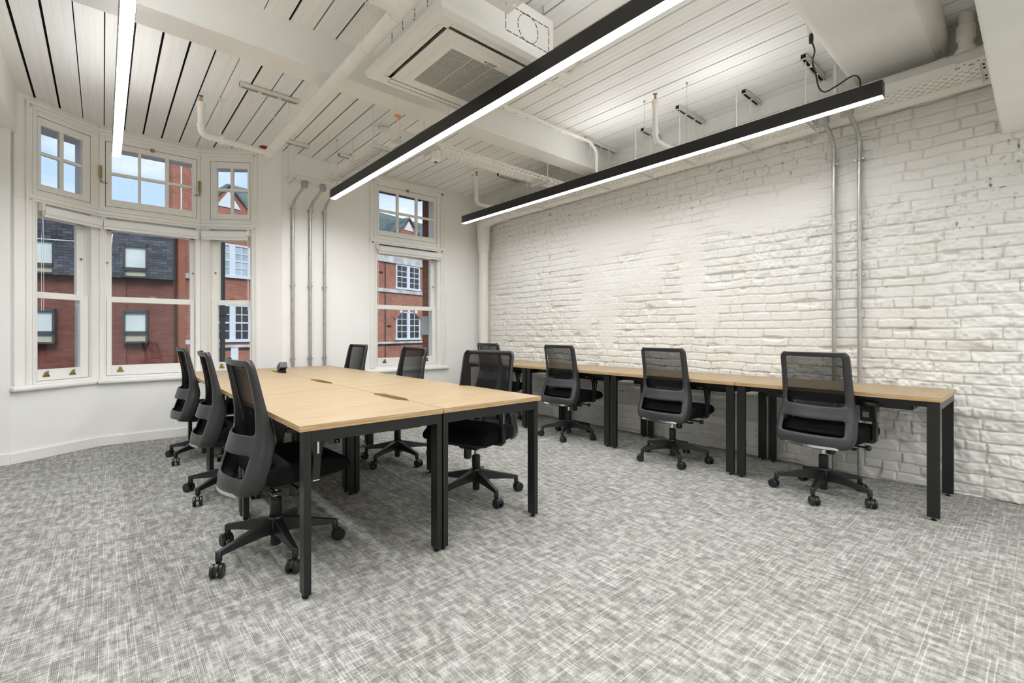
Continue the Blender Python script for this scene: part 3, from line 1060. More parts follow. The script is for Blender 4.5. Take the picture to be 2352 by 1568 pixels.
# ================================================================== AIR CONDITIONER
def air_con():
    x0, x1, y0, y1, z = 1.296, 2.236, 2.03, 2.945, 2.80
    r = empty('air_conditioner', ((x0 + x1) / 2, (y0 + y1) / 2, z))
    tag(r, 'white square ceiling cassette air conditioner with grey grille', 'air conditioner')
    A = at(r.location)
    b = MB().box(x0 + 0.055, x1 - 0.055, y0 + 0.05, y1 - 0.05, z + 0.05, z + 0.335)
    body = b.xform(A).obj('body', 'plastic_w', r, bevel=0.003)
    # knock-outs drawn on the casing: dashed rectangles with a round hole each
    m = MB()

    def dash(p, q, wd=0.003):
        p, q = Vector(p), Vector(q); n = max(1, int((q - p).length / 0.045))
        for i in range(n):
            a = p + (q - p) * ((i + 0.08) / n); c = p + (q - p) * ((i + 0.86) / n)
            m.obox(a, c, wd, wd)
    fy = y0 + 0.0485
    for xa, xb in ((x1 - 0.46, x1 - 0.10),):
        dash((xa, fy, z + 0.11), (xb, fy, z + 0.11)); dash((xb, fy, z + 0.11), (xb, fy, z + 0.27)); dash((xb, fy, z + 0.27), (xa, fy, z + 0.27)); dash((xa, fy, z + 0.27), (xa, fy, z + 0.11))
        cx = (xa + xb) / 2
        for i in range(14):
            a0, a1 = i / 14 * 2 * math.pi, (i + .75) / 14 * 2 * math.pi
            m.obox((cx + .085 * math.cos(a0), fy, z + .19 + .085 * math.sin(a0)), (cx + .085 * math.cos(a1), fy, z + .19 + .085 * math.sin(a1)), .003, .003)
    m.xform(A).obj('knockout', 'ink', body)
    m = MB()
    fx = x0 + 0.0535
    ya, yb = y0 + 0.22, y0 + 0.64
    dash((fx, ya, z + 0.10), (fx, yb, z + 0.10)); dash((fx, yb, z + 0.10), (fx, yb, z + 0.25)); dash((fx, yb, z + 0.25), (fx, ya, z + 0.25)); dash((fx, ya, z + 0.25), (fx, ya, z + 0.10))
    cy = (ya + yb) / 2
    for i in range(14):
        a0, a1 = i / 14 * 2 * math.pi, (i + .75) / 14 * 2 * math.pi
        m.obox((fx, cy + .075 * math.cos(a0), z + .175 + .075 * math.sin(a0)), (fx, cy + .075 * math.cos(a1), z + .175 + .075 * math.sin(a1)), .003, .003)
    m.xform(A).obj('knockout', 'ink', body)
    # fascia: bevelled ring
    rows = []
    ins = [(0.0, 0.062), (0.0, 0.045), (0.012, 0.012), (0.045, 0.0), (0.060, 0.0)]
    g0x, g1x, g0y, g1y = x0 + 0.20, x1 - 0.20, y0 + 0.20, y1 - 0.20
    m = MB()
    loop = []
    for d, h in ins:
        loop.append([(x0 + d, y0 + d, z + h), (x1 - d, y0 + d, z + h), (x1 - d, y1 - d, z + h), (x0 + d, y1 - d, z + h), (x0 + d, y0 + d, z + h)])
    m.grid(loop)
    # flat ring with four louvre slots: build as strips
    Lw0, Lw1 = 0.066, 0.124      # louvre band distance from the edge
    d = 0.060
    X = [x0 + d, x0 + Lw0, x0 + Lw1, x0 + 0.205, x1 - 0.205, x1 - Lw1, x1 - Lw0, x1 - d]
    Yv = [y0 + d, y0 + Lw0, y0 + Lw1, y0 + 0.218, y1 - 0.205, y1 - Lw1, y1 - Lw0, y1 - d]
    hole = set()
    for i in range(7):
        for j in range(7):
            if (i == 1 and j in (2, 3, 4)) or (i == 5 and j in (2, 3, 4)) or (j == 1 and i in (2, 3, 4)) or (j == 5 and i in (2, 3, 4)):
                continue
            if i == 3 and j == 3:
                continue
            m.add([(X[i], Yv[j], z), (X[i + 1], Yv[j], z), (X[i + 1], Yv[j + 1], z), (X[i], Yv[j + 1], z)], [(0, 1, 2, 3)])
    fa = m.xform(A).obj('fascia', 'plastic_w', r, solid=0.003)
    # louvre blades and dark slots behind them
    for k, (a0, a1, c0, c1) in enumerate(((X[1], X[2], Yv[2], Yv[5]), (X[5], X[6], Yv[2], Yv[5]))):
        MB().box(a0 - .004, a1 + .004, c0 - .004, c1 + .004, z + .022, z + .03).xform(A).obj('air_slot', 'dark', r)
        inner = k == 0
        m = MB()
        q0, q1 = (a0 + .004, a1 - .018) if inner else (a0 + .018, a1 - .004)
        m.prism([(q0, z + .001), (q1, z + (.003 if inner else .001)), (q1, z + (.011 if inner else .009)), (q0, z + .009)], c0 + .006, c1 - .006, 'y')
        m.xform(A).obj('louvre', 'plastic_w', r, bevel=.002)
    for k, (a0, a1, c0, c1) in enumerate(((X[2], X[5], Yv[1], Yv[2]), (X[2], X[5], Yv[5], Yv[6]))):
        MB().box(a0 - .004, a1 + .004, c0 - .004, c1 + .004, z + .022, z + .03).xform(A).obj('air_slot', 'dark', r)
        q0, q1 = (c0 + .004, c1 - .020) if k == 0 else (c0 + .018, c1 - .004)
        MB().box(a0 + .006, a1 - .006, q0, q1, z + .002, z + .010).xform(A).obj('louvre', 'plastic_w', r, bevel=.002)
    # intake panel: frame and fine slatted grille
    m = MB()
    gx0, gx1, gy0, gy1 = x0 + .192, x1 - .192, y0 + .205, y1 - .150
    i0 = .05
    m.box(gx0, gx1, gy0, gy0 + i0, z - .004, z + .006); m.box(gx0, gx1, gy1 - i0, gy1, z - .004, z + .006)
    m.box(gx0, gx0 + i0, gy0 + i0, gy1 - i0, z - .004, z + .006); m.box(gx1 - i0, gx1, gy0 + i0, gy1 - i0, z - .004, z + .006)
    m.xform(A).obj('intake_frame', 'plastic_w', r, bevel=.0015)
    m = MB()
    n = 40
    for i in range(n):
        yy = gy0 + i0 + (gy1 - gy0 - 2 * i0) * (i + .5) / n
        m.box(gx0 + i0, gx1 - i0, yy - .0032, yy + .0032, z - .001, z + .004)
    for q in (1 / 3, 2 / 3):
        xx = gx0 + i0 + (gx1 - gx0 - 2 * i0) * q
        m.box(xx - .004, xx + .004, gy0 + i0, gy1 - i0, z - .002, z + .002)
    gr = m.xform(A).obj('grille', simple('grille_plastic', (.50, .48, .44), .5), r)
    MB().box(gx0 + i0, gx1 - i0, gy0 + i0, gy1 - i0, z + .010, z + .013).xform(A).obj('filter', simple('grille_filter', (.16, .15, .14), .8), r)
    # maker's mark: three rhombi and a word, on the frame side next to the camera
    m = MB()
    cx, cy, s = x0 + .475, gy0 + .030, .0075
    for ang in (90, 210, 330):
        a = math.radians(ang); ux, uy = math.cos(a), math.sin(a); px, py = -uy, ux
        pts = [(cx, cy), (cx + ux * s * .87 + px * s * .5, cy + uy * s * .87 + py * s * .5), (cx + ux * s * 1.74, cy + uy * s * 1.74), (cx + ux * s * .87 - px * s * .5, cy + uy * s * .87 - py * s * .5)]
        m.prism(pts, z - .0055, z - .004)
    lg = m.xform(A).obj('emblem', 'ink', r)
    for i, w in enumerate(('MITSUBISHI', 'ELECTRIC')):
        cu = bpy.data.curves.new('t', 'FONT'); cu.body = w; cu.size = .0135; cu.extrude = .0003
        to = bpy.data.objects.new('t', cu); COL.objects.link(to)
        dg = bpy.context.evaluated_depsgraph_get()
        me = bpy.data.meshes.new_from_object(to.evaluated_get(dg)); me.name = 'lettering'
        bpy.data.objects.remove(to)
        me.materials.clear(); me.materials.append(MT['ink'])
        o = bpy.data.objects.new('lettering', me); COL.objects.link(o); o.parent = r
        # lettering reads from below
        o.matrix_local = Matrix.Translation(Vector((cx + .018, cy + (-.001 if i == 0 else .012), z - .0052)) - r.location) @ Matrix.Rotation(math.pi, 4, 'X')
    for cxn, cyn in ((x0 + .1, y0 + .1), (x1 - .1, y0 + .1), (x0 + .1, y1 - .1), (x1 - .1, y1 - .1)):
        MB().tube([(cxn, cyn, z + .33), (cxn, cyn, ZC)], .005, 8).xform(A).obj('hanger_rod', 'steel', r)
    return r


air_con()


# ================================================================== PIPES
def thing_mesh(o, label, cat, group=None):
    return tag(o, label, cat, group)


def clamp_ring(mb, c, r, axis, w=0.02):
    mb.lathe([(r, -w / 2), (r + .004, -w / 2), (r + .004, w / 2), (r, w / 2)], c, 16, axis)


# sprinkler main across the ceiling
PX, PZ = 1.215, 2.885
r = empty('sprinkler_main_pipe', (PX, 3.0, PZ))
tag(r, 'thick white painted pipe crossing below the ceiling beam, red valve wheel at its end', 'pipe')
A = at(r.location)
m = MB().tube([(PX, -3.0, PZ), (PX, 5.10, PZ)], .040, 20)
m.obj  # noqa
pip = m.xform(A).obj('pipe', 'pipe', r, smooth=True)
for yy in (5.05, 2.38, 2.20):
    m = MB(); clamp_ring(m, (PX, yy, PZ), .040, 'y', .05)
    m.xform(A).obj('coupling', 'pipe', r, smooth=True)
MB().tube([(PX, 2.29, PZ), (PX - .16, 2.29, PZ)], .046, 18).xform(A).obj('tee', 'pipe', r, smooth=True)
MB().lathe([(.046, 0), (.05, .01), (.05, .05), (.044, .06)], (PX, 5.09, PZ), 18, 'y').xform(A).obj('coupling', 'pipe', r, smooth=True)
MB().tube([(PX - .12, 2.29, PZ), (PX - 1.9, 2.29, PZ)], .033, 16).xform(A).obj('branch', 'pipe', r, smooth=True)
MB().lathe([(.030, 0), (.034, .005), (.034, .02), (.02, .03)], (PX, 5.15, PZ), 14, 'y').xform(A).obj('end_plug', 'brass', r, smooth=True)
m = MB()
vc = (PX - .015, 5.10, PZ + .085)
m.tube([(vc[0], vc[1], PZ + .03), vc], .008, 8)
for i in range(12):
    a0, a1 = i / 12 * 2 * math.pi, (i + 1) / 12 * 2 * math.pi
    m.tube([(vc[0] + .036 * math.cos(a0), vc[1] + .036 * math.sin(a0), vc[2]), (vc[0] + .036 * math.cos(a1), vc[1] + .036 * math.sin(a1), vc[2])], .007, 8)
for i in range(3):
    a = i * math.pi / 3
    m.tube([(vc[0] - .036 * math.cos(a), vc[1] - .036 * math.sin(a), vc[2]), (vc[0] + .036 * math.cos(a), vc[1] + .036 * math.sin(a), vc[2])], .005, 6)
m.xform(A).obj('valve_wheel', 'red', r)
for yy in (4.80, 2.75):
    m = MB().tube([(PX, yy, PZ + .03), (PX, yy, ZC)], .004, 8)
    clamp_ring(m, (PX, yy, PZ), .041, 'y', .022)
    m.xform(A).obj('hanger', 'pipe', r)


def sprinkler(x, y, zl, path_end, label, rad=.024, head=True, bulb='bulb'):
    r = empty('sprinkler_pipe', (x, y, zl))
    tag(r, label, 'pipe', 'upright fire sprinkler drops')
    A = at(r.location)
    pts = fillet([(x, y, 3.155), (x, y, zl), path_end], .06, 6)
    MB().tube(pts, rad, 16).xform(A).obj('pipe', 'pipe', r, smooth=True)
    for hh, cz in ((.05, 3.10), (.034, zl + .06)):
        MB().lathe([(rad, 0), (rad + .006, .005), (rad + .006, hh - .005), (rad, hh)], (x, y, cz), 16).xform(A).obj('coupling', 'pipe', r, smooth=True)
    h = MB()
    h.lathe([(.012, 0), (.012, .018), (.006, .02)], (x, y, 3.152), 12)
    h.tube([(x - .012, y, 3.168), (x - .014, y, 3.185), (x, y, 3.205), (x + .014, y, 3.185), (x + .012, y, 3.168)], .0028, 6)
    h.lathe([(.017, 0), (.020, .002), (.020, .004), (.004, .006)], (x, y, 3.205), 14)
    hd = h.xform(A).obj('sprinkler_head', 'brass', r)
    MB().lathe([(.004, 0), (.006, .008), (.006, .02), (.004, .028)], (x, y, 3.172), 10).xform(A).obj('glass_bulb', bulb, hd)
    return r


s1 = sprinkler(.645, 4.87, 2.865, (PX - .02, 4.99, 2.885), 'white sprinkler branch before the bay, elbowing right to the thick main pipe', rad=.027)
m = MB().tube([(.80, 4.90, 2.89), (.80, 4.90, ZC)], .004, 8)
m.box(.785, .815, 4.875, 4.925, 2.83, 2.90)
m.box(.775, .825, 4.88, 4.92, ZC - .012, ZC)
m.xform(at(s1.location)).obj('hanger', 'pipe', s1)
sprinkler(3.613, 2.226, 2.80, (4.36, 2.226, 2.80), 'white sprinkler drop with orange bulb, right of the ceiling beam', bulb='orange')
sprinkler(3.63, 4.83, 2.80, (4.36, 4.83, 2.80), 'white sprinkler drop in the far right corner by the corner pipe')

# big lagged pipes in the brick wall corner
r = empty('soil_pipe', (4.40, 5.60, 0))
tag(r, 'fat white pipe turning from the far corner along the top of the brick wall', 'pipe')
A = at(r.location)
pts = fillet([(4.36, 5.62, 0.0), (4.36, 5.62, 2.810), (4.37, 5.45, 2.83), (4.375, -0.6, 2.84)], .10, 6)
MB().tube(pts, .072, 22).xform(A).obj('pipe', 'pipe', r, smooth=True)
m = MB()
m.lathe([(.072, 0), (.086, .015), (.092, .10), (.095, .22), (.10, .34), (.102, .44)], (4.36, 5.62, 2.36), 22)
m.tube(fillet([(4.36, 5.62, 2.62), (4.36, 5.60, 2.80), (4.365, 5.38, 2.833), (4.37, 5.1, 2.833)], .1, 6), .09, 20, radii=None)
m.lathe([(.072, 0), (.078, .005), (.078, .03), (.072, .035)], (4.36, 5.62, 2.34), 20)
m.xform(A).obj('joint', 'pipe', r, smooth=True)
r = empty('upper_pipe', (4.30, 2.4, 2.95))
tag(r, 'white horizontal pipe lying above the cable tray, with a riser at top right', 'pipe')
A = at(r.location)
MB().tube([(4.285, 5.3, 2.925), (4.285, -.5, 2.925)], .062, 20).xform(A).obj('pipe', 'pipe', r, smooth=True)
m = MB()
RY = .335
m.tube([(4.285, RY, 2.95), (4.285, RY, ZC - .002)], .038, 18)
m.lathe([(.038, 0), (.050, .01), (.050, .09), (.044, .10)], (4.285, RY, 3.06), 18)
m.lathe([(.066, 0), (.06, .02), (.045, .05)], (4.285, RY, 2.965), 18)
m.xform(A).obj('riser', 'pipe', r, smooth=True)
for yy in (.45, .24):
    m = MB(); clamp_ring(m, (4.285, yy, 2.925), .062, 'y', .05)
    m.xform(A).obj('coupling', 'pipe', r, smooth=True)
thing_mesh(MB().tube(fillet([(4.33, 1.075, 2.86), (4.33, 1.075, ZC)], .01), .017, 12).obj('conduit_drop', 'pipe', smooth=True), 'thin white vertical pipe rising from the tray beside the wide beam', 'pipe')
thing_mesh(MB().tube([(4.38, .19, 2.90), (4.38, .19, 3.02), (4.38, .215, ZC)], .018, 12).obj('riser_pipe', 'pipe', smooth=True), 'thin white pipe beside the fat riser, top right', 'pipe')


# galvanised conduits
def conduit(path, name_pts, label, group, clips, axis_wall, box_c, box_r=.035):
    r = empty('conduit', tuple(path[-1]))
    tag(r, label, 'conduit', group)
    A = at(r.location)
    MB().tube(fillet(path, .17, 10), .0155, 14).xform(A).obj('tube', 'steel', r, smooth=True)
    m = MB()
    m.lathe([(box_r * .8, -.012), (box_r, -.012), (box_r, .045), (0.02, .045)], box_c, 18)
    m.xform(A).obj('junction_box', 'zinc', r, smooth=True)
    for c in clips:
        m = MB()
        m.lathe([(.0155, -.012), (.020, -.012), (.020, .012), (.0155, .012)], c, 14)
        if axis_wall == 'y':
            m.box(c[0] - .030, c[0] + .030, c[1] - .006, c[1] + .014, c[2] - .006, c[2] + .006)
            m.lathe([(.016, .010), (.016, .022)], c, 12, 'y')
        else:
            m.box(c[0] - .006, c[0] + .016, c[1] - .030, c[1] + .030, c[2] - .006, c[2] + .006)
            m.lathe([(.008, -.02), (.008, 0)], (c[0], c[1] - .026, c[2]), 10, 'x')
        m.xform(A).obj('saddle', 'steel', r)
    return r


cx_lab = ['leftmost of the three grey conduits on the window wall', 'middle of the three grey conduits on the window wall', 'rightmost of the three grey conduits on the window wall, ending behind the lamp']
for i, xx in enumerate((1.673, 1.870, 2.040)):
    yb = 5.40 if i < 2 else 5.56
    conduit([(xx, yb, 2.75), (xx, 5.805, 2.66), (xx, 5.805, .012)], None, cx_lab[i], 'grey conduits on the window wall',
            [(xx, 5.805, 2.59), (xx, 5.805, 1.69), (xx, 5.805, .825)], 'y', (xx, yb - .02, 2.745))
for i, yy in enumerate((1.115, .946)):
    conduit([(4.17 if i == 0 else 4.12, yy, 2.765), (4.45, yy, 2.68), (4.45, yy, .012)], None,
            ('grey conduit on the brick wall, the one nearer the windows', 'grey conduit on the brick wall, the one nearer the viewer')[i],
            'grey conduits on the brick wall',
            [(4.45, yy, 2.485), (4.45, yy, 1.583)], 'x', (4.16 if i == 0 else 4.10, yy, 2.738), .042)


# ------------------------------------------------------------------ perforated cable trays
def tray_sheet(mb, o, u, v, nu, nv, slot):
    """perforated sheet: origin o, unit cell vectors u (long) v (across); cells with slot(i,j) true are holes"""
    o, u, v = Vector(o), Vector(u), Vector(v)
    k = len(mb.v)
    for i in range(nu + 1):
        for j in range(nv + 1):
            mb.v.append(tuple(o + u * i + v * j))
    for i in range(nu):
        for j in range(nv):
            if not slot(i, j):
                a = k + i * (nv + 1) + j
                mb.f.append((a, a + 1, a + nv + 2, a + nv + 1))


def cable_tray(p0, along, across, length, width, label, flange=.05, name='cable_tray', rods=(), strut=True, bare=()):
    """p0: corner on the underside; along/across unit vectors"""
    r = empty(name, p0)
    tag(r, label, 'cable tray', 'white perforated cable trays')
    al, ac = Vector(along), Vector(across)
    cell = .0125
    nu, nv = int(length / cell), int(width / cell)
    m = MB()
    tray_sheet(m, (0, 0, 0), al * cell, ac * (width / nv), nu, nv,
               lambda i, j: (j % 3 == 1) and (i % 4 in (1, 2) if (j // 3) % 2 == 0 else i % 4 in (0, 3)) and 2 < i < nu - 3)
    for off in (Vector((0, 0, 0)), ac * width):
        tray_sheet(m, off, al * cell, Vector((0, 0, flange / 4)), nu, 4,
                   lambda i, j: 2 < i < nu - 3 and ((j == 1 and i % 5 in (1, 2)) or (j in (1, 2) and i % 5 == 4 and False) or (j == 2 and i % 5 == 4)))
    m.obj('perforated_sheet', 'tray', r, solid=.0016)
    for d in rods:
        q = al * d
        for s in (() if d in bare else (-.03, width + .03)):
            e = q + ac * s
            MB().tube([(e.x, e.y, -.06), (e.x, e.y, ZC - p0[2])], .0042, 8).obj('hanger_rod', 'tray', r)
        if strut:
            mm = MB()
            a0 = q + ac * (-.05); a1 = q + ac * (width + .05)
            wv = al * .018
            for s in (-1, 1):
                mm.obox((a0 + wv * s).to_tuple()[:2] + (-.014,), (a1 + wv * s).to_tuple()[:2] + (-.014,), .004, .024)
            mm.obox(a0.to_tuple()[:2] + (-.004,), a1.to_tuple()[:2] + (-.004,), .036, .003)
            mm.obj('strut', 'tray', r)
            for t in (.12, .30, .70, .88):
                d_ = MB()
                c = a0 + (a1 - a0) * t
                d_.obox((c - ac * .012).to_tuple()[:2] + (-.0062,), (c + ac * .012).to_tuple()[:2] + (-.0062,), .010, .002)
                d_.obj('strut_hole', 'dark', r)
    return r


cable_tray((4.085, .02, 2.79), (0, 1, 0), (1, 0, 0), 5.0, .225, 'long cable tray running along the top of the brick wall',
           rods=(.22, 1.18, 1.70, 2.22, 2.70, 3.24, 4.30), bare=(.22,))
MB().box(4.083 - 4.085 - .003, -.001, .35, .78, .002, .058).obj('cover_plate', 'tray', bpy.data.objects['cable_tray'])
cable_tray((2.20, 3.60, 2.80), (1, 0, 0), (0, 1, 0), 1.93, .16, 'cable tray crossing from the middle lamp to the brick wall, behind the beam', rods=(.04, 1.45))
cable_tray((1.83, 3.90, 2.80), (0, 1, 0), (1, 0, 0), 1.42, .20, 'cable tray above the far end of the middle lamp', rods=(.02, 1.1))
cable_tray((1.50, 5.32, 2.80), (1, 0, 0), (0, 1, 0), .62, .16, 'short cable tray on top of the three grey conduits', rods=(.04,))
cable_tray((1.40, -.6, 2.80), (0, 1, 0), (1, 0, 0), 2.46, .195, 'cable tray ending beside the air conditioner at the top edge')
# cables lying in the tray above the middle lamp
thing_mesh(MB().tube([(1.90, 3.95, 2.822), (1.91, 4.6, 2.825), (1.90, 5.28, 2.822)], .018, 10).tube([(1.95, 3.95, 2.822), (1.945, 4.6, 2.82), (1.95, 5.25, 2.822)], .016, 10)
           .obj('cable_bundle', 'tray', smooth=True), 'bundle of white painted cables lying in the tray above the middle lamp', 'cable')


# unistrut channels fixed to the ceiling
def unistrut(x0, x1, y, label, yy1=None, rods=()):
    r = empty('ceiling_strut', ((x0 + x1) / 2, y, ZC - .041))
    tag(r, label, 'bracket', 'steel channels fixed under the ceiling')
    A = at(r.location)
    z1, z0 = ZC, ZC - .041
    m = MB()
    m.box(x0, x1, y - .0205, y - .0180, z0, z1); m.box(x0, x1, y + .0180, y + .0205, z0, z1)
    m.box(x0, x1, y - .0205, y + .0205, z1 - .0025, z1)
    m.box(x0, x1, y - .0205, y - .011, z0, z0 + .0025); m.box(x0, x1, y + .011, y + .0205, z0, z0 + .0025)
    n = int((x1 - x0) / .14)
    for i in range(n + 1):
        c = x0 + (x1 - x0) * i / max(1, n)
        m.box(max(x0, c - .014), min(x1, c + .014), y - .019, y + .019, z0 + .001, z0 + .005)
    o = m.xform(A).obj('channel', 'tray', r)
    MB().box(x0 + .003, x1 - .003, y - .017, y + .017, z0 + .012, z1 - .003).xform(A).obj('channel_painted_shade', 'dark', r)  # dark filler standing in for the shade inside the open channel
    for c in rods:
        m = MB().tube([(c, y, ZC - .05), (c, y, ZC - .16)], .004, 8)
        m.xform(A).obj('bolt', 'tray', r)
    return r


unistrut(.86, 1.33, 4.455, 'ceiling channel above the sprinkler branch, left of the thick pipe', rods=(.95, 1.25))
unistrut(1.50, 1.74, 5.45, 'ceiling channel above the three conduits')
unistrut(2.08, 2.34, 5.45, 'ceiling channel near the single window, right of the conduits')
unistrut(3.90, 4.47, 3.26, 'ceiling channel against the near side of the beam by the brick wall', rods=(4.0,))
unistrut(4.17, 4.49, 2.72, 'ceiling channel half hidden behind the sprinkler drop')
unistrut(4.00, 4.49, 2.235, 'ceiling channel right of the orange-bulb sprinkler')
unistrut(4.17, 4.49, 1.71, 'short ceiling channel above the middle of the right-hand lamp')
unistrut(3.98, 4.46, 1.195, 'ceiling channel behind the hanging black flex')
unistrut(3.92, 4.32, 4.75, 'ceiling channel in the far right corner')

# thin white conduit along the beam, bending down at the brick wall
thing_mesh(MB().tube(fillet([(2.30, 3.19, 3.17), (3.90, 3.19, 3.17), (4.02, 3.19, 3.10), (4.02, 3.19, 2.86)], .09, 8), .017, 12).tube([(1.5, 3.19, 3.17), (2.30, 3.19, 3.17)], .017, 12)
           .obj('ceiling_conduit', 'pipe', smooth=True), 'white conduit running along the beam and bending down by the brick wall', 'pipe')
# presence sensor under the crossing tray
m = MB().lathe([(.002, -.10), (.022, -.10), (.030, -.092), (.044, -.085), (.045, 0), (.002, 0)], (2.285, 3.66, 2.79), 24)
thing_mesh(m.obj('occupancy_sensor', 'plastic_w', smooth=True), 'white cylindrical sensor hanging below the end of a cable tray', 'sensor')
MB().lathe([(.016, -.004), (.018, 0)], (2.285, 3.66, 2.69), 14).obj('lens', 'ink', bpy.data.objects['occupancy_sensor'])
# smoke detector on the ceiling and junction box above the lamp
r = empty('smoke_detector', (2.14, 4.42, ZC - .05))
tag(r, 'white round smoke detector on the ceiling beyond the beam', 'smoke detector')
m = MB().lathe([(.055, .05), (.058, .03), (.050, .022), (.050, .014), (.056, .012), (.050, -.012), (.03, -.020)], (0, 0, 0), 24)
m.obj('body', 'plastic_w', r, smooth=True)
m = MB()
for i in range(16):
    a = i / 16 * 2 * math.pi
    m.box(.0505 * math.cos(a) - .003, .0505 * math.cos(a) + .003, .0505 * math.sin(a) - .003, .0505 * math.sin(a) + .003, .013, .021)
m.obj('vent_slots', 'ink', r)
r = empty('junction_box', (2.02, 3.78, 2.83))
tag(r, 'white electrical box behind the middle lamp near the smoke detector', 'box')
MB().box(-.09, .09, -.06, .06, 0, .085).obj('body', 'tray', r, bevel=.004)
m = MB()
for q in (-.06, .06):
    m.box(q - .008, q + .008, -.0615, -.060, .012, .02)
m.obj('screw', 'ink', r)
# tag on a string below the air conditioner
r = empty('hanging_tag', (1.50, 2.93, 2.62))
tag(r, 'small orange tag on a thin cord below the air conditioner', 'tag')
MB().tube([(0, 0, .20), (.006, 0, .12), (.016, 0, .05), (.022, 0, -.02), (.022, 0, -.09)], .0018, 6).obj('cord', 'tray', r)
MB().box(.003, .048, -.002, .002, -.012, .012).obj('card', 'orange', r)
# flex feeding the right-hand lamp
r = empty('power_flex', (3.70, .93, 2.72))
tag(r, 'thin black flex looping from the ceiling to the right-hand lamp', 'cable')
A = at(r.location)
raw = [(3.64, 1.045, 3.13), (3.66, 1.03, 3.06), (3.72, 1.06, 3.02), (3.76, 1.05, 2.94), (3.75, 1.03, 2.84), (3.74, .99, 2.79), (3.73, .92, 2.80), (3.71, .83, 2.82), (3.70, .79, 2.79), (3.70, .78, 2.715)]


def smooth_path(pts, n=6):
    pts = [Vector(p) for p in pts]
    out = []
    for i in range(len(pts) - 1):
        p0, p1, p2, p3 = pts[max(0, i - 1)], pts[i], pts[i + 1], pts[min(len(pts) - 1, i + 2)]
        for k in range(n):
            t = k / n
            out.append(0.5 * ((2 * p1) + (-p0 + p2) * t + (2 * p0 - 5 * p1 + 4 * p2 - p3) * t * t + (-p0 + 3 * p1 - 3 * p2 + p3) * t ** 3))
    out.append(pts[-1])
    return out


MB().tube(smooth_path(raw), .005, 8).xform(A).obj('cable', 'cable', r, smooth=True)
MB().lathe([(.012, -.02), (.014, 0), (.014, .03), (.008, .045)], (3.64, 1.045, 3.13), 12).xform(A).obj('connector', 'cable', r, smooth=True)
MB().lathe([(.012, 0), (.022, .04), (.022, .06)], (3.63, 1.05, 3.175), 14).xform(A).obj('ceiling_rose', 'tray', r, smooth=True)
# small bracket bits near the air conditioner
r = empty('pipe_union', (2.32, 2.35, 2.95))
tag(r, 'white insulated pipework elbow beside the air conditioner', 'pipe')
MB().tube(fillet([(-.12, 0, .0), (.02, 0, .0), (.10, .02, .10), (.34, .03, .12), (.50, .03, .285)], .06), .026, 12).obj('lagging', 'pipe', r, smooth=True)
MB().tube(fillet([(-.12, .08, -.04), (.04, .08, -.04), (.12, .10, .06), (.35, .11, .08)], .05), .016, 12).obj('drain', 'pipe', r, smooth=True)
MB().tube(fillet([(-.11, -.05, .0), (-.02, -.09, -.03), (.03, -.10, .08), (.02, -.05, .22)], .05), .006, 8).obj('cable', 'tray', r, smooth=True)


# ================================================================== DESKS
TZ0, TZ1 = .715, .740


def desk(x0, x1, y0, y1, label, group, notch=None, tray=None, leg_l=.03, leg_w=.06, edges=True, legs=None):
    """one desk; notch: 'hi' or 'lo' x side carries a cable notch; legs inset at both y ends"""
    cx, cy = (x0 + x1) / 2, (y0 + y1) / 2
    r = empty('desk', (cx, cy, 0))
    tag(r, label, 'desk', group)
    A = at(r.location)
    g = .0025
    X0, X1, Y0, Y1 = x0 + g, x1 - g, y0 + g, y1 - g
    pl = [(X0, Y0), (X1, Y0), (X1, Y1), (X0, Y1)]
    n0, n1, nd, nc = cy - .235, cy + .235, .034, .10
    if notch == 'hi':
        pl = [(X0, Y0), (X1, Y0), (X1, n0), (X1 - nd, n0 + nc), (X1 - nd, n1 - nc), (X1, n1), (X1, Y1), (X0, Y1)]
    elif notch == 'lo':
        pl = [(X0, Y0), (X1, Y0), (X1, Y1), (X0, Y1), (X0, n1), (X0 + nd, n1 - nc), (X0 + nd, n0 + nc), (X0, n0)]
    t = MB().prism(pl, TZ1 - .003, TZ1).xform(A).obj('tabletop', 'oak', r)
    MB().prism(pl, TZ0, TZ1 - .003).xform(A).obj('edge_band', 'oak_edge', t)
    lx0, lx1 = x0 + .022, x1 - .004
    if notch == 'lo':
        lx0, lx1 = x0 + .004, x1 - .022
    if notch is None:
        lx0, lx1 = x0 + .015, x1 - .015
    ys = (y0 + .012, y1 - .012 - leg_w)
    m = MB()
    for yy in ys:
        m.box(lx0 + leg_l, lx1 - leg_l, yy, yy + leg_w * .5, TZ0 - .052, TZ0)
    for xx in (lx0 + .08, lx1 - .12):
        m.box(xx, xx + .04, ys[0] + leg_w * .5, ys[1], TZ0 - .045, TZ0 - .002)
    m.xform(A).obj('frame', 'black_metal', r, bevel=.0015)
    for xx in (lx0, lx1 - leg_l):
        for yy in ys:
            l_ = MB().box(xx, xx + leg_l, yy, yy + leg_w, .018, TZ0).xform(A).obj('leg', 'black_metal', r, bevel=.0015)
            MB().lathe([(.014, 0), (.014, .006), (.006, .008), (.006, .02)], (xx + leg_l / 2, yy + leg_w / 2, 0), 12).xform(A).obj('foot', 'black_plastic', l_)
    if tray:
        a, b, c, d = tray
        MB().box(a, b, c, d, TZ0 - .085, TZ0 - .078).box(a, a + .004, c, d, TZ0 - .078, TZ0 - .004).box(b - .004, b, c, d, TZ0 - .078, TZ0 - .004)\
            .box(a, b, c, c + .004, TZ0 - .078, TZ0 - .004).box(a, b, d - .004, d, TZ0 - .078, TZ0 - .004).xform(A).obj('wire_tray', 'black_metal', r)
    return r


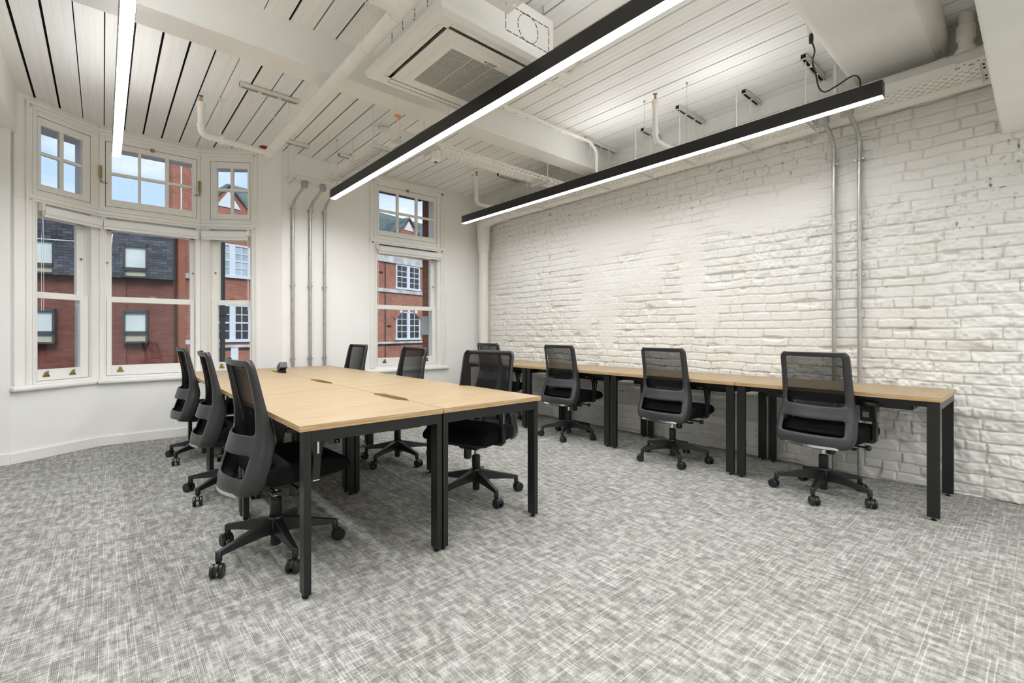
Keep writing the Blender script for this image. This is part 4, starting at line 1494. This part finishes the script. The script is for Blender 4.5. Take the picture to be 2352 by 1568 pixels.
YS = [2.035, 3.235, 4.435, 5.635]
CX0, CXM, CX1 = .612, 1.320, 2.030
nm = [('nearest the viewer', 'nearest'), ('in the middle', 'middle'), ('nearest the bay window', 'farthest')]
for i in range(3):
    desk(CX0, CXM, YS[i], YS[i + 1], 'oak topped bench desk on the left side of the big table, %s' % nm[i][0], 'left half of the central desk bench', 'hi',
         (1.10, 1.27, YS[i] + .15, YS[i + 1] - .15))
    desk(CXM, CX1, YS[i], YS[i + 1], 'oak topped bench desk on the right side of the big table, %s' % nm[i][0], 'right half of the central desk bench', 'lo',
         (1.37, 1.54, YS[i] + .15, YS[i + 1] - .15))
RY_ = [.392, 1.602, 2.812, 4.022, 5.232]
rn = ['nearest the viewer, its end legs in full view', 'second from the viewer', 'third from the viewer', 'farthest, in the corner']
for i in range(4):
    desk(3.735, 4.435, RY_[i], RY_[i + 1], 'oak topped desk against the brick wall, ' + rn[i], 'desks along the brick wall', None,
         (3.92, 4.14, RY_[i] + .16, RY_[i + 1] - .16))

dk = [o for o in bpy.data.objects if o.get('label', '').startswith('oak topped desk against the brick wall, nearest')][0]
cbx = MB().box(3.93, 3.97, .765, .835, .525, .632).xform(at(dk.location)).obj('cable_box', 'grey_plastic', dk, bevel=.002)
MB().box(3.9285, 3.930, .782, .818, .552, .590).xform(at(dk.location)).obj('sticker', 'label', cbx)

# power socket box flipped up from the far slot
r = empty('power_socket_box', (1.335, 5.00, TZ1))
tag(r, 'small dark pop-up power box tilted in the far table slot', 'socket box')
m = MB().box(-.035, .035, -.055, .055, 0, .062)
m.xform(Matrix.Translation((0.0, -.03, .022)) @ Matrix.Rotation(math.radians(-28), 4, 'X') @ Matrix.Rotation(math.radians(0), 4, 'Z')).obj('housing', 'grey_plastic', r, bevel=.005)
MB().box(-.030, .030, -.055, -.02, -.020, .018).obj('hinge', 'black_plastic', r, bevel=.003)


# ================================================================== CHAIRS
def ip(z, tab):
    zs = [t[0] for t in tab]; vs = [t[1] for t in tab]
    return float(np.interp(z, zs, vs))


REAR = [(.37, -.215), (.42, -.210), (.50, -.182), (.58, -.155), (.64, -.142), (.72, -.140), (.80, -.148), (.90, -.166), (1.0, -.187)]
FRONT = [(.37, -.135), (.43, -.108), (.50, -.090), (.60, -.068), (.66, -.076), (.72, -.092), (.80, -.113), (.90, -.135), (1.0, -.160)]
YO = [(.37, .190), (.385, .215), (.41, .230), (.46, .236), (.55, .231), (.64, .216), (.70, .211), (.85, .209), (.965, .207), (.985, .200), (1.0, .180)]
BULGE = [(.37, .034), (.46, .040), (.55, .060), (.64, .056), (.72, .022), (.85, .014), (1.0, .020)]


def chair_proto():
    r = empty('office_chair')
    # frame ring
    zs = [.372, .385, .405, .43, .452, .465, .50, .535, .552, .575, .605, .628, .642, .68, .74, .80, .86, .92, .955, .968, .982, .994, 1.0]
    inn = [-.97, -.8, -.55, -.28, 0, .28, .55, .8, .97]
    rows = []
    for z in zs:
        yo = ip(z, YO)
        rw = .034 if z > .66 else .034 + .010 * min(1, (.66 - z) / .1)
        yi = ip(min(z, .955), YO) - rw if z > .9 else yo - rw
        if z < .41:
            yi = yo - .03
        yi = min(yi, yo - .012)
        xr = ip(z, REAR); xf = ip(z, FRONT); bu = ip(z, BULGE)
        row = []
        row.append((xf, -yo * .985, z)); row.append(((xf + xr) / 2, -yo, z)); row.append((xr, -yo * .985, z))
        for t in inn:
            yy = yi * t
            row.append((xr - bu * (1 - (t * .99) ** 2), yy, z))
        row.append((xr, yo * .985, z)); row.append(((xf + xr) / 2, yo, z)); row.append((xf, yo * .985, z))
        rows.append(row)
    nI = len(inn)

    def keep(i, j):
        zc = (zs[i] + zs[i + 1]) / 2
        if j < 3 or j >= 3 + nI - 1:
            return True
        if zc > .962 or .553 < zc < .636 or zc < .452:
            return True
        return False
    fr = MB().grid(rows, keep).obj('back_frame', 'frame_plastic', r, solid=.012, sub=1)
    # chrome strip under the chin
    rows = []
    for z in (.368, .384):
        rows.append([(ip(z, REAR) - .0085 - ip(z, BULGE) * (1 - t * t), .165 * t, z) for t in [q / 6 - 1 for q in range(13)]])
    MB().grid(rows).obj('trim_strip', 'chrome', fr, solid=.004)
    # mesh panel, in front of the frame
    rows = []
    for z in np.linspace(.455, .985, 14):
        yi = ip(min(z, .96), YO) - .018
        xf, xr = ip(z, FRONT), ip(z, REAR)
        x = xr + (xf - xr) * .72
        rows.append([(x - .030 * (1 - t * t) + .012 * math.exp(-((z - .62) / .09) ** 2) * (1 - t * t), yi * t, z) for t in np.linspace(-1, 1, 11)])
    MB().grid(rows).obj('mesh_back', 'mesh', r, smooth=True)
    # seat
    prof = [(-.095, .400), (-.118, .430), (-.118, .470), (-.095, .498), (-.04, .505), (.06, .500), (.18, .504), (.255, .495), (.298, .465), (.302, .432), (.270, .402)]
    m = MB()
    ys = [-.250, -.240, -.21, -.10, 0, .10, .21, .240, .250]
    sc = [.80, .94, 1.0, 1.0, 1.0, 1.0, 1.0, .94, .80]
    cxm, czm = .09, .450
    rows = []
    for yy, s in zip(ys, sc):
        wx = 1.0 - (1 - s) * .25
        rows.append([(cxm + (px - cxm) * wx, yy, czm + (pz - czm) * s) for px, pz in prof + [prof[0]]])
    m.grid(rows)
    k = len(prof)
    m.f.append(tuple(range(k))); m.f.append(tuple(range((len(ys) - 1) * (k + 1), (len(ys) - 1) * (k + 1) + k))[::-1])
    m.obj('seat', 'seat_fabric', r, smooth=True, sub=1)
    MB().prism([(-.09, -.19), (.20, -.20), (.235, -.14), (.235, .14), (.20, .20), (-.09, .19)], .386, .408).obj('seat_pan', 'black_plastic', r, bevel=.006)
    # mechanism, back stay
    mech = MB().prism([(-.20, .352), (-.10, .335), (.10, .335), (.13, .36), (.13, .392), (-.16, .392), (-.215, .40)], -.07, .07, 'y').obj('mechanism', 'black_plastic', r, bevel=.006)
    MB().lathe([(.024, 0), (.027, -.02), (.027, -.07), (.02, -.075)], (.085, -.015, .345), 16).obj('tension_knob', 'black_plastic', mech, smooth=True)
    m = MB().tube([(.03, -.06, .368), (.03, -.20, .368), (.03, -.245, .366)], .007, 10)
    m.lathe([(.010, 0), (.018, -.006), (.018, -.026), (.012, -.032)], (.03, -.235, .366), 14, 'y')
    m.tube([(-.06, -.06, .362), (-.06, -.19, .362)], .006, 8)
    m.box(-.085, -.035, -.215, -.185, .356, .368)
    m.obj('lever', 'black_plastic', mech, bevel=.0015)
    # armrests
    for s in (-1, 1):
        m = MB()
        y = s * .268
        m.prism([(.075, .40), (.115, .40), (.125, .52), (.150, .655), (.055, .655), (.085, .52)], y - .013, y + .013, 'y')
        m.obox((.095, s * .15, .400), (.095, y, .402), .05, .022)
        arm = m.obj('armrest_post', 'black_plastic', r, bevel=.004)
        p = MB()
        n = 20
        pts = []
        for i in range(n):
            a = 2 * math.pi * i / n
            ca, sa = math.cos(a), math.sin(a)
            pts.append((.085 + .125 * math.copysign(abs(ca) ** .6, ca), y - s * .006 + .038 * math.copysign(abs(sa) ** .6, sa)))
        p.prism(pts, .655, .678)
        p.obj('arm_pad', 'black_plastic', arm, bevel=.006)
        MB().box(.102, .112, y + s * .0125, y + s * .0150, .535, .60).obj('adjuster', 'chrome', arm, bevel=.002)
        MB().box(.080, .112, y - .015, y + .015, .404, .409).obj('adjuster', 'chrome', arm)
    # gas lift
    g = MB().lathe([(.012, .270), (.0145, .275), (.0145, .345)], (0, 0, 0), 18).obj('gas_lift', 'chrome', r, smooth=True)
    MB().lathe([(.020, .032), (.025, .036), (.026, .19), (.029, .195), (.029, .272), (.025, .276)], (0, 0, 0), 20).obj('lift_sleeve', 'black_plastic', g, smooth=True)
    # five star base
    bs = MB()
    bs.lathe([(.030, .085), (.043, .105), (.043, .160), (.034, .185)], (0, 0, 0), 20)
    for k in range(5):
        a = math.radians(72 * k)
        c, s_ = math.cos(a), math.sin(a)
        P = lambda d, z: (d * c, d * s_, z)
        # tapered spoke with a deep root
        rows = []
        for d, z1, h, w in ((.025, .176, .075, .052), (.10, .160, .055, .044), (.20, .135, .036, .034), (.275, .118, .026, .028), (.298, .112, .022, .026)):
            px, py = -s_, c
            rows.append([(d * c + px * w / 2, d * s_ + py * w / 2, z1 - h), (d * c + px * w / 2 * .8, d * s_ + py * w / 2 * .8, z1), (d * c - px * w / 2 * .8, d * s_ - py * w / 2 * .8, z1), (d * c - px * w / 2, d * s_ - py * w / 2, z1 - h), (d * c + px * w / 2, d * s_ + py * w / 2, z1 - h)])
        kk = len(bs.v)
        bs.grid(rows)
        bs.f.append((kk, kk + 1, kk + 2, kk + 3)); q = kk + 20; bs.f.append((q + 3, q + 2, q + 1, q))
        bs.lathe([(.014, .066), (.015, .070), (.015, .108), (.011, .113)], (.288 * c, .288 * s_, 0), 12)
    base = bs.obj('star_base', 'base_plastic', r, bevel=.002)
    for k in range(5):
        a = math.radians(72 * k)
        ca = empty('castor'); bpy.data.objects.remove(ca)
        sw = random.uniform(-1.2, 1.2) + a
        M = Matrix.Translation((.288 * math.cos(a), .288 * math.sin(a), 0)) @ Matrix.Rotation(sw, 4, 'Z')
        m = MB()
        m.tube([(0, 0, .072), (0, 0, .045)], .007, 10)
        m.prism([(-.012, .045), (-.010, .060), (.008, .066), (.028, .062), (.044, .050), (.048, .036), (.03, .036), (.02, .045)], -.009, .009, 'y')
        m.tube([(.018, -.022, .031), (.018, .022, .031)], .005, 10)
        co = m.xform(M).obj('castor', 'black_plastic', r, bevel=.001)
        for s in (-1, 1):
            w = MB().lathe([(.004, 0), (.026, 0), (.031, .004), (.031, .014), (.027, .018), (.010, .019), (.004, .017)], (.018, 0, .031), 22, 'y')
            if s < 0:
                w.v = [(p[0], -p[1] - .009, p[2]) for p in w.v]
            else:
                w.v = [(p[0], p[1] + .009, p[2]) for p in w.v]
            w.xform(M).obj('wheel', 'black_plastic', co, smooth=True)
    return r


proto = chair_proto()
CH = [  # x, y, heading, base turn, label, group
    (.675, 2.63, 3.0, 128, 'black mesh office chair tucked under the near left end of the big table', 'L'),
    (.70, 3.83, -2.0, 144, 'black mesh office chair, the middle one along the left side of the big table', 'L'),
    (.70, 5.06, 2.0, 144, 'black mesh office chair on the left side of the big table, nearest the bay window', 'L'),
    (1.965, 2.62, 201.0, 44, 'black mesh office chair turned to the near right end of the big table, armrest showing', 'R'),
    (1.965, 3.78, 181.0, 60, 'black mesh office chair right of the big table, in front of the single window', 'R'),
    (1.98, 5.05, 183.0, 20, 'black mesh office chair at the far right of the big table, only its back showing', 'R'),
    (3.80, 1.015, -5.0, 111, 'black mesh office chair at the wall desk nearest the viewer', 'W'),
    (3.82, 2.18, 0.0, 149, 'black mesh office chair at the second wall desk from the viewer', 'W'),
    (3.83, 3.42, 1.0, 136, 'black mesh office chair at the third wall desk from the viewer', 'W'),
    (3.80, 4.60, 0.0, 120, 'black mesh office chair at the farthest wall desk in the corner', 'W'),
]
GR = dict(L='office chairs along the left of the big table', R='office chairs along the right of the big table', W='office chairs along the brick wall')
protos = [proto] + [copy_tree(proto) for _ in CH[1:]]
for c, (x, y, hd, bt, lab, g) in zip(protos, CH):
    c.location = (x, y, 0)
    c.rotation_euler = (0, 0, math.radians(hd))
    tag(c, lab, 'chair', GR[g])
    for k in c.children:
        if k.name.startswith(('star_base', 'castor')):
            k.rotation_euler = (0, 0, math.radians(bt - hd))
# paper label on the near wall chair
nc = protos[6]


# ================================================================== OUTSIDE
def facade(p, t):
    a = math.atan2(t[1], t[0])
    return Matrix.Translation((p[0], p[1], 0)) @ Matrix.Rotation(a, 4, 'Z')


def office_window(root, s0, s1, z0, z1, zs):
    """dark framed window: pale pane above, cream panel below zs"""
    m = MB()
    d = .07
    m.box(s0, s0 + d, -.10, .12, z0, z1); m.box(s1 - d, s1, -.10, .12, z0, z1)
    m.box(s0, s1, -.10, .12, z1 - d * 1.6, z1); m.box(s0, s1, -.12, .12, z0, z0 + d); m.box(s0, s1, -.10, .12, zs - .06, zs + .06)
    f = m.obj('window', 'frame_ext', root)
    MB().box(s0 + d, s1 - d, 0, .02, zs + .06, z1 - d * 1.6).obj('pane', 'pane_pale', f)
    MB().box(s0 + d, s1 - d, 0, .02, z0 + d, zs - .06).obj('panel', 'pane_cream', f)


A0 = facade((2.149, 23.394), (.9733, -.2296))
r = empty('office_building'); r.matrix_world = A0
tag(r, 'brown brick office block with dark slate-hung upper storey, seen through the bay', 'building')
m = MB()
m.box(-16, -.02, .25, 1.2, -9, 3.45); m.box(-3.50, -1.55, .18, .26, -9, 3.3); m.box(-.86, -.02, .16, .26, -9, 3.3)
m.obj('wall', 'brick_a', r)
m = MB()
# slate storey leaning slightly back, overhanging the brick; gaps for the windows
zb, zt = 3.28, 5.42
for a, b, z0, z1 in ((-16, -4.5, zb, zt + .2), (-3.58, -1.60, zb, zt), (-.82, .0, zb, zt), (-4.5, -3.58, 4.62, zt + .1), (-1.60, -.82, 4.60, zt)):
    y0 = -.15 + (z0 - zb) * .05; y1 = -.15 + (z1 - zb) * .05
    m.add([(a, y0, z0), (b, y0, z0), (b, .9, z0), (a, .9, z0), (a, y1, z1), (b, y1, z1), (b, .9, z1), (a, .9, z1)],
          [(0, 3, 2, 1), (4, 5, 6, 7), (0, 1, 5, 4), (1, 2, 6, 5), (2, 3, 7, 6), (3, 0, 4, 7)])
m.obj('slate_storey', 'slate', r)
for s0, s1 in ((-1.60, -.82), (-4.5, -3.58)):
    office_window(r, s0, s1, 3.30, 4.62, 3.64)
    office_window(r, s0 + .0, s1 - .0, .72, 2.02, 1.13)
MB().box(-16, 0, .2, .6, 5.42, 5.47).obj('coping', 'stone', r)

B0 = facade((2.251, 24.502), (.9658, .2593))
r = empty('brick_building'); r.matrix_world = B0
tag(r, 'red brick building with white sash windows across the street', 'building')
MB().box(.0, 22, .0, 6.9, -9, 6.1).obj('wall', 'brick_b', r)
MB().box(-.02, .24, -.55, .2, -9, 6.0).obj('corner_pier', simple('terracotta_pier', (.30, .10, .055), .8, nscale=1.5, nvar=.2), r)
# chimney
c = MB().box(-.02, .74, .05, .6, 5.8, 8.0).prism([(-.02, 8.0), (.74, 8.0), (.62, 10.2), (.14, 10.2)], .08, .55, 'y').obj('chimney', 'brick_b', r)
MB().tube([(.30, .0, 6.0), (.30, .0, 10.2)], .03, 8).obj('flue', 'white_ext', c)
m = MB()
for z0, z1, a, b in ((5.62, 6.10, 1.0, 22), (3.72, 3.94, 3.2, 15.0), (3.50, 3.72, .24, 1.2), (.44, .56, 1.0, 22)):
    m.box(a, b, -.10, .02, z0, z1)
m.obj('stone_course', 'stone', r)
# roof slopes and gables
m = MB()
for a, b, zr in ((1.2, 8.0, 9.15), (8.0, 22, 9.85)):
    h0 = 2.6 if a < 2 else 0
    m.add([(a, -.1, 6.05), (b, -.1, 6.05), (b, 3.6, zr), (a + h0, 3.6, zr), (a, 6.9, 6.1), (b, 6.9, 6.1)], [(0, 1, 2, 3), (3, 2, 5, 4), (0, 3, 4), (1, 5, 2)])
m.obj('roof', 'slate_roof', r)
for cs, w, zt_ in ((2.20, 1.05, 7.95), (13.55, .85, 8.75)):
    g = MB().prism([(cs - w, 6.1), (cs + w, 6.1), (cs + w, zt_ - w * 1.05), (cs, zt_), (cs - w, zt_ - w * 1.05)], -.05, 1.8, 'y').obj('gable', 'brick_b', r)
    MB().prism([(cs - w * .5, zt_ - w * .95), (cs + w * .5, zt_ - w * .95), (cs, zt_ - w * .22)], -.09, -.04, 'y').obj('gable_panel', 'white_ext', g)
    q = MB()
    for sgn in (-1, 1):
        q.obox((cs, .8, zt_ + .05), (cs + sgn * (w + .15), .8, zt_ - w * 1.05 - .14), 1.9, .08)
    q.obj('gable_roof', 'slate_roof', g)


def sash_pair(s0, s1, z0, z1, glass, arch=False, nz=4):
    """white painted pair of small-paned sashes"""
    m = MB()
    mid = (s0 + s1) / 2
    t, mu = .10, .13
    m.box(s0, s0 + t, -.06, .05, z0, z1); m.box(s1 - t, s1, -.06, .05, z0, z1); m.box(mid - mu, mid + mu, -.07, .05, z0, z1)
    m.box(s0, s1, -.06, .05, z1 - t * .8, z1); m.box(s0 - .05, s1 + .05, -.12, .05, z0, z0 + t * 1.3)
    for a, b in ((s0 + t, mid - mu), (mid + mu, s1 - t)):
        m.box((a + b) / 2 - .018, (a + b) / 2 + .018, -.04, .03, z0, z1)
        for k in range(1, nz):
            zz = z0 + t * 1.3 + (z1 - t * .8 - z0 - t * 1.3) * k / nz
            h = .035 if k == nz // 2 else .018
            m.box(a, b, -.04, .03, zz - h, zz + h)
    f = m.obj('window', 'win_ext', r)
    MB().box(s0 + t, s1 - t, -.015, -.005, z0 + t, z1 - t * .8).obj('pane', glass, f)
    if arch:
        q = MB()
        n = 12
        w = (s1 - s0) / 2
        for k in range(n):
            a0, a1 = math.pi * (.18 + .64 * k / n), math.pi * (.18 + .64 * (k + 1) / n)
            R0, R1 = w * 1.18, w * 1.42
            cz = z1 - w * 1.14
            q.prism([(mid + R0 * math.cos(a0), cz + R0 * math.sin(a0)), (mid + R1 * math.cos(a0), cz + R1 * math.sin(a0)), (mid + R1 * math.cos(a1), cz + R1 * math.sin(a1)), (mid + R0 * math.cos(a1), cz + R0 * math.sin(a1))], -.07, .02, 'y')
        # brick spandrels over the flat window head
        for sg in (-1, 1):
            q.prism([(mid + sg * w, z1 - .42), (mid + sg * w, z1 + .05), (mid + sg * w * .30, z1 + .05), (mid + sg * w * .55, z1 - .07), (mid + sg * w * .85, z1 - .22)], -.075, .02, 'y')
        q.obj('brick_arch', 'brick_b', f)
        q = MB()
        for dx in (-.62, 0, .62):
            q.box(mid + dx * w - .11, mid + dx * w + .11, -.10, .02, z1 + .0 - abs(dx) * .12, z1 + .32 - abs(dx) * .12)
        q.obj('keystone', 'white_ext', f)


sash_pair(1.55, 3.18, 3.70, 5.28, 'pane_blue')
sash_pair(1.55, 3.20, .70, 2.45, 'pane_dark')
sash_pair(12.45, 14.60, 3.98, 5.60, 'pane_dark')
sash_pair(12.45, 14.62, .66, 2.52, 'pane_dark', True)
MB().box(2.30, 2.62, -.09, .02, -.55, .42).obj('keystone', 'white_ext', r)
MB().box(1.0, 22, -.06, .02, .34, .44).obj('ledge', 'iron', r)
MB().box(11.10, 11.40, -.02, .01, 4.86, 4.98).obj('air_brick', 'dark', r)
MB().box(11.75, 12.05, -.02, .01, 1.50, 1.62).obj('air_brick', 'dark', r)
MB().box(.24, .9, -.03, .02, .62, .82).obj('signboard', 'white_ext', r)
MB().tube([(11.55, -.06, -2), (11.55, -.06, 5.9)], .03, 8).obj('drainpipe', 'iron', r)
# hipped roof of a building further back and the street lamp post
r2 = empty('far_building'); r2.matrix_world = B0 @ Matrix.Translation((17.5, 9, 0))
tag(r2, 'green grey slate roof of a building further back', 'building')
MB().box(-5, 6, 0, 6, -4, 9.0).obj('wall', 'brick_b', r2)
MB().add([(-5.3, -.3, 9), (6.3, -.3, 9), (6.3, 6.3, 9), (-5.3, 6.3, 9), (-1, 3, 12.3), (3, 3, 12.3)], [(0, 1, 5, 4), (1, 2, 5), (2, 3, 4, 5), (3, 0, 4)]).obj('roof', 'slate_roof', r2)
r = empty('lamp_post', (2.52, 15.2, -8.5))
tag(r, 'black iron post standing outside the right side of the bay', 'post')
MB().tube([(0, 0, 0), (0, 0, 12.75)], .065, 14).obj('post', 'iron', r, smooth=True)
MB().lathe([(.075, 0), (.10, .02), (.10, .15), (.075, .17)], (0, 0, 10.1), 14).obj('band', 'iron', r)
# street level far below
st = MB().box(-40, 60, 7, 60, -9.1, -9.0).obj('street', simple('asphalt', (.10, .10, .10), .9, nscale=1.0, nvar=.2))
struct(st, 'street far below the windows')
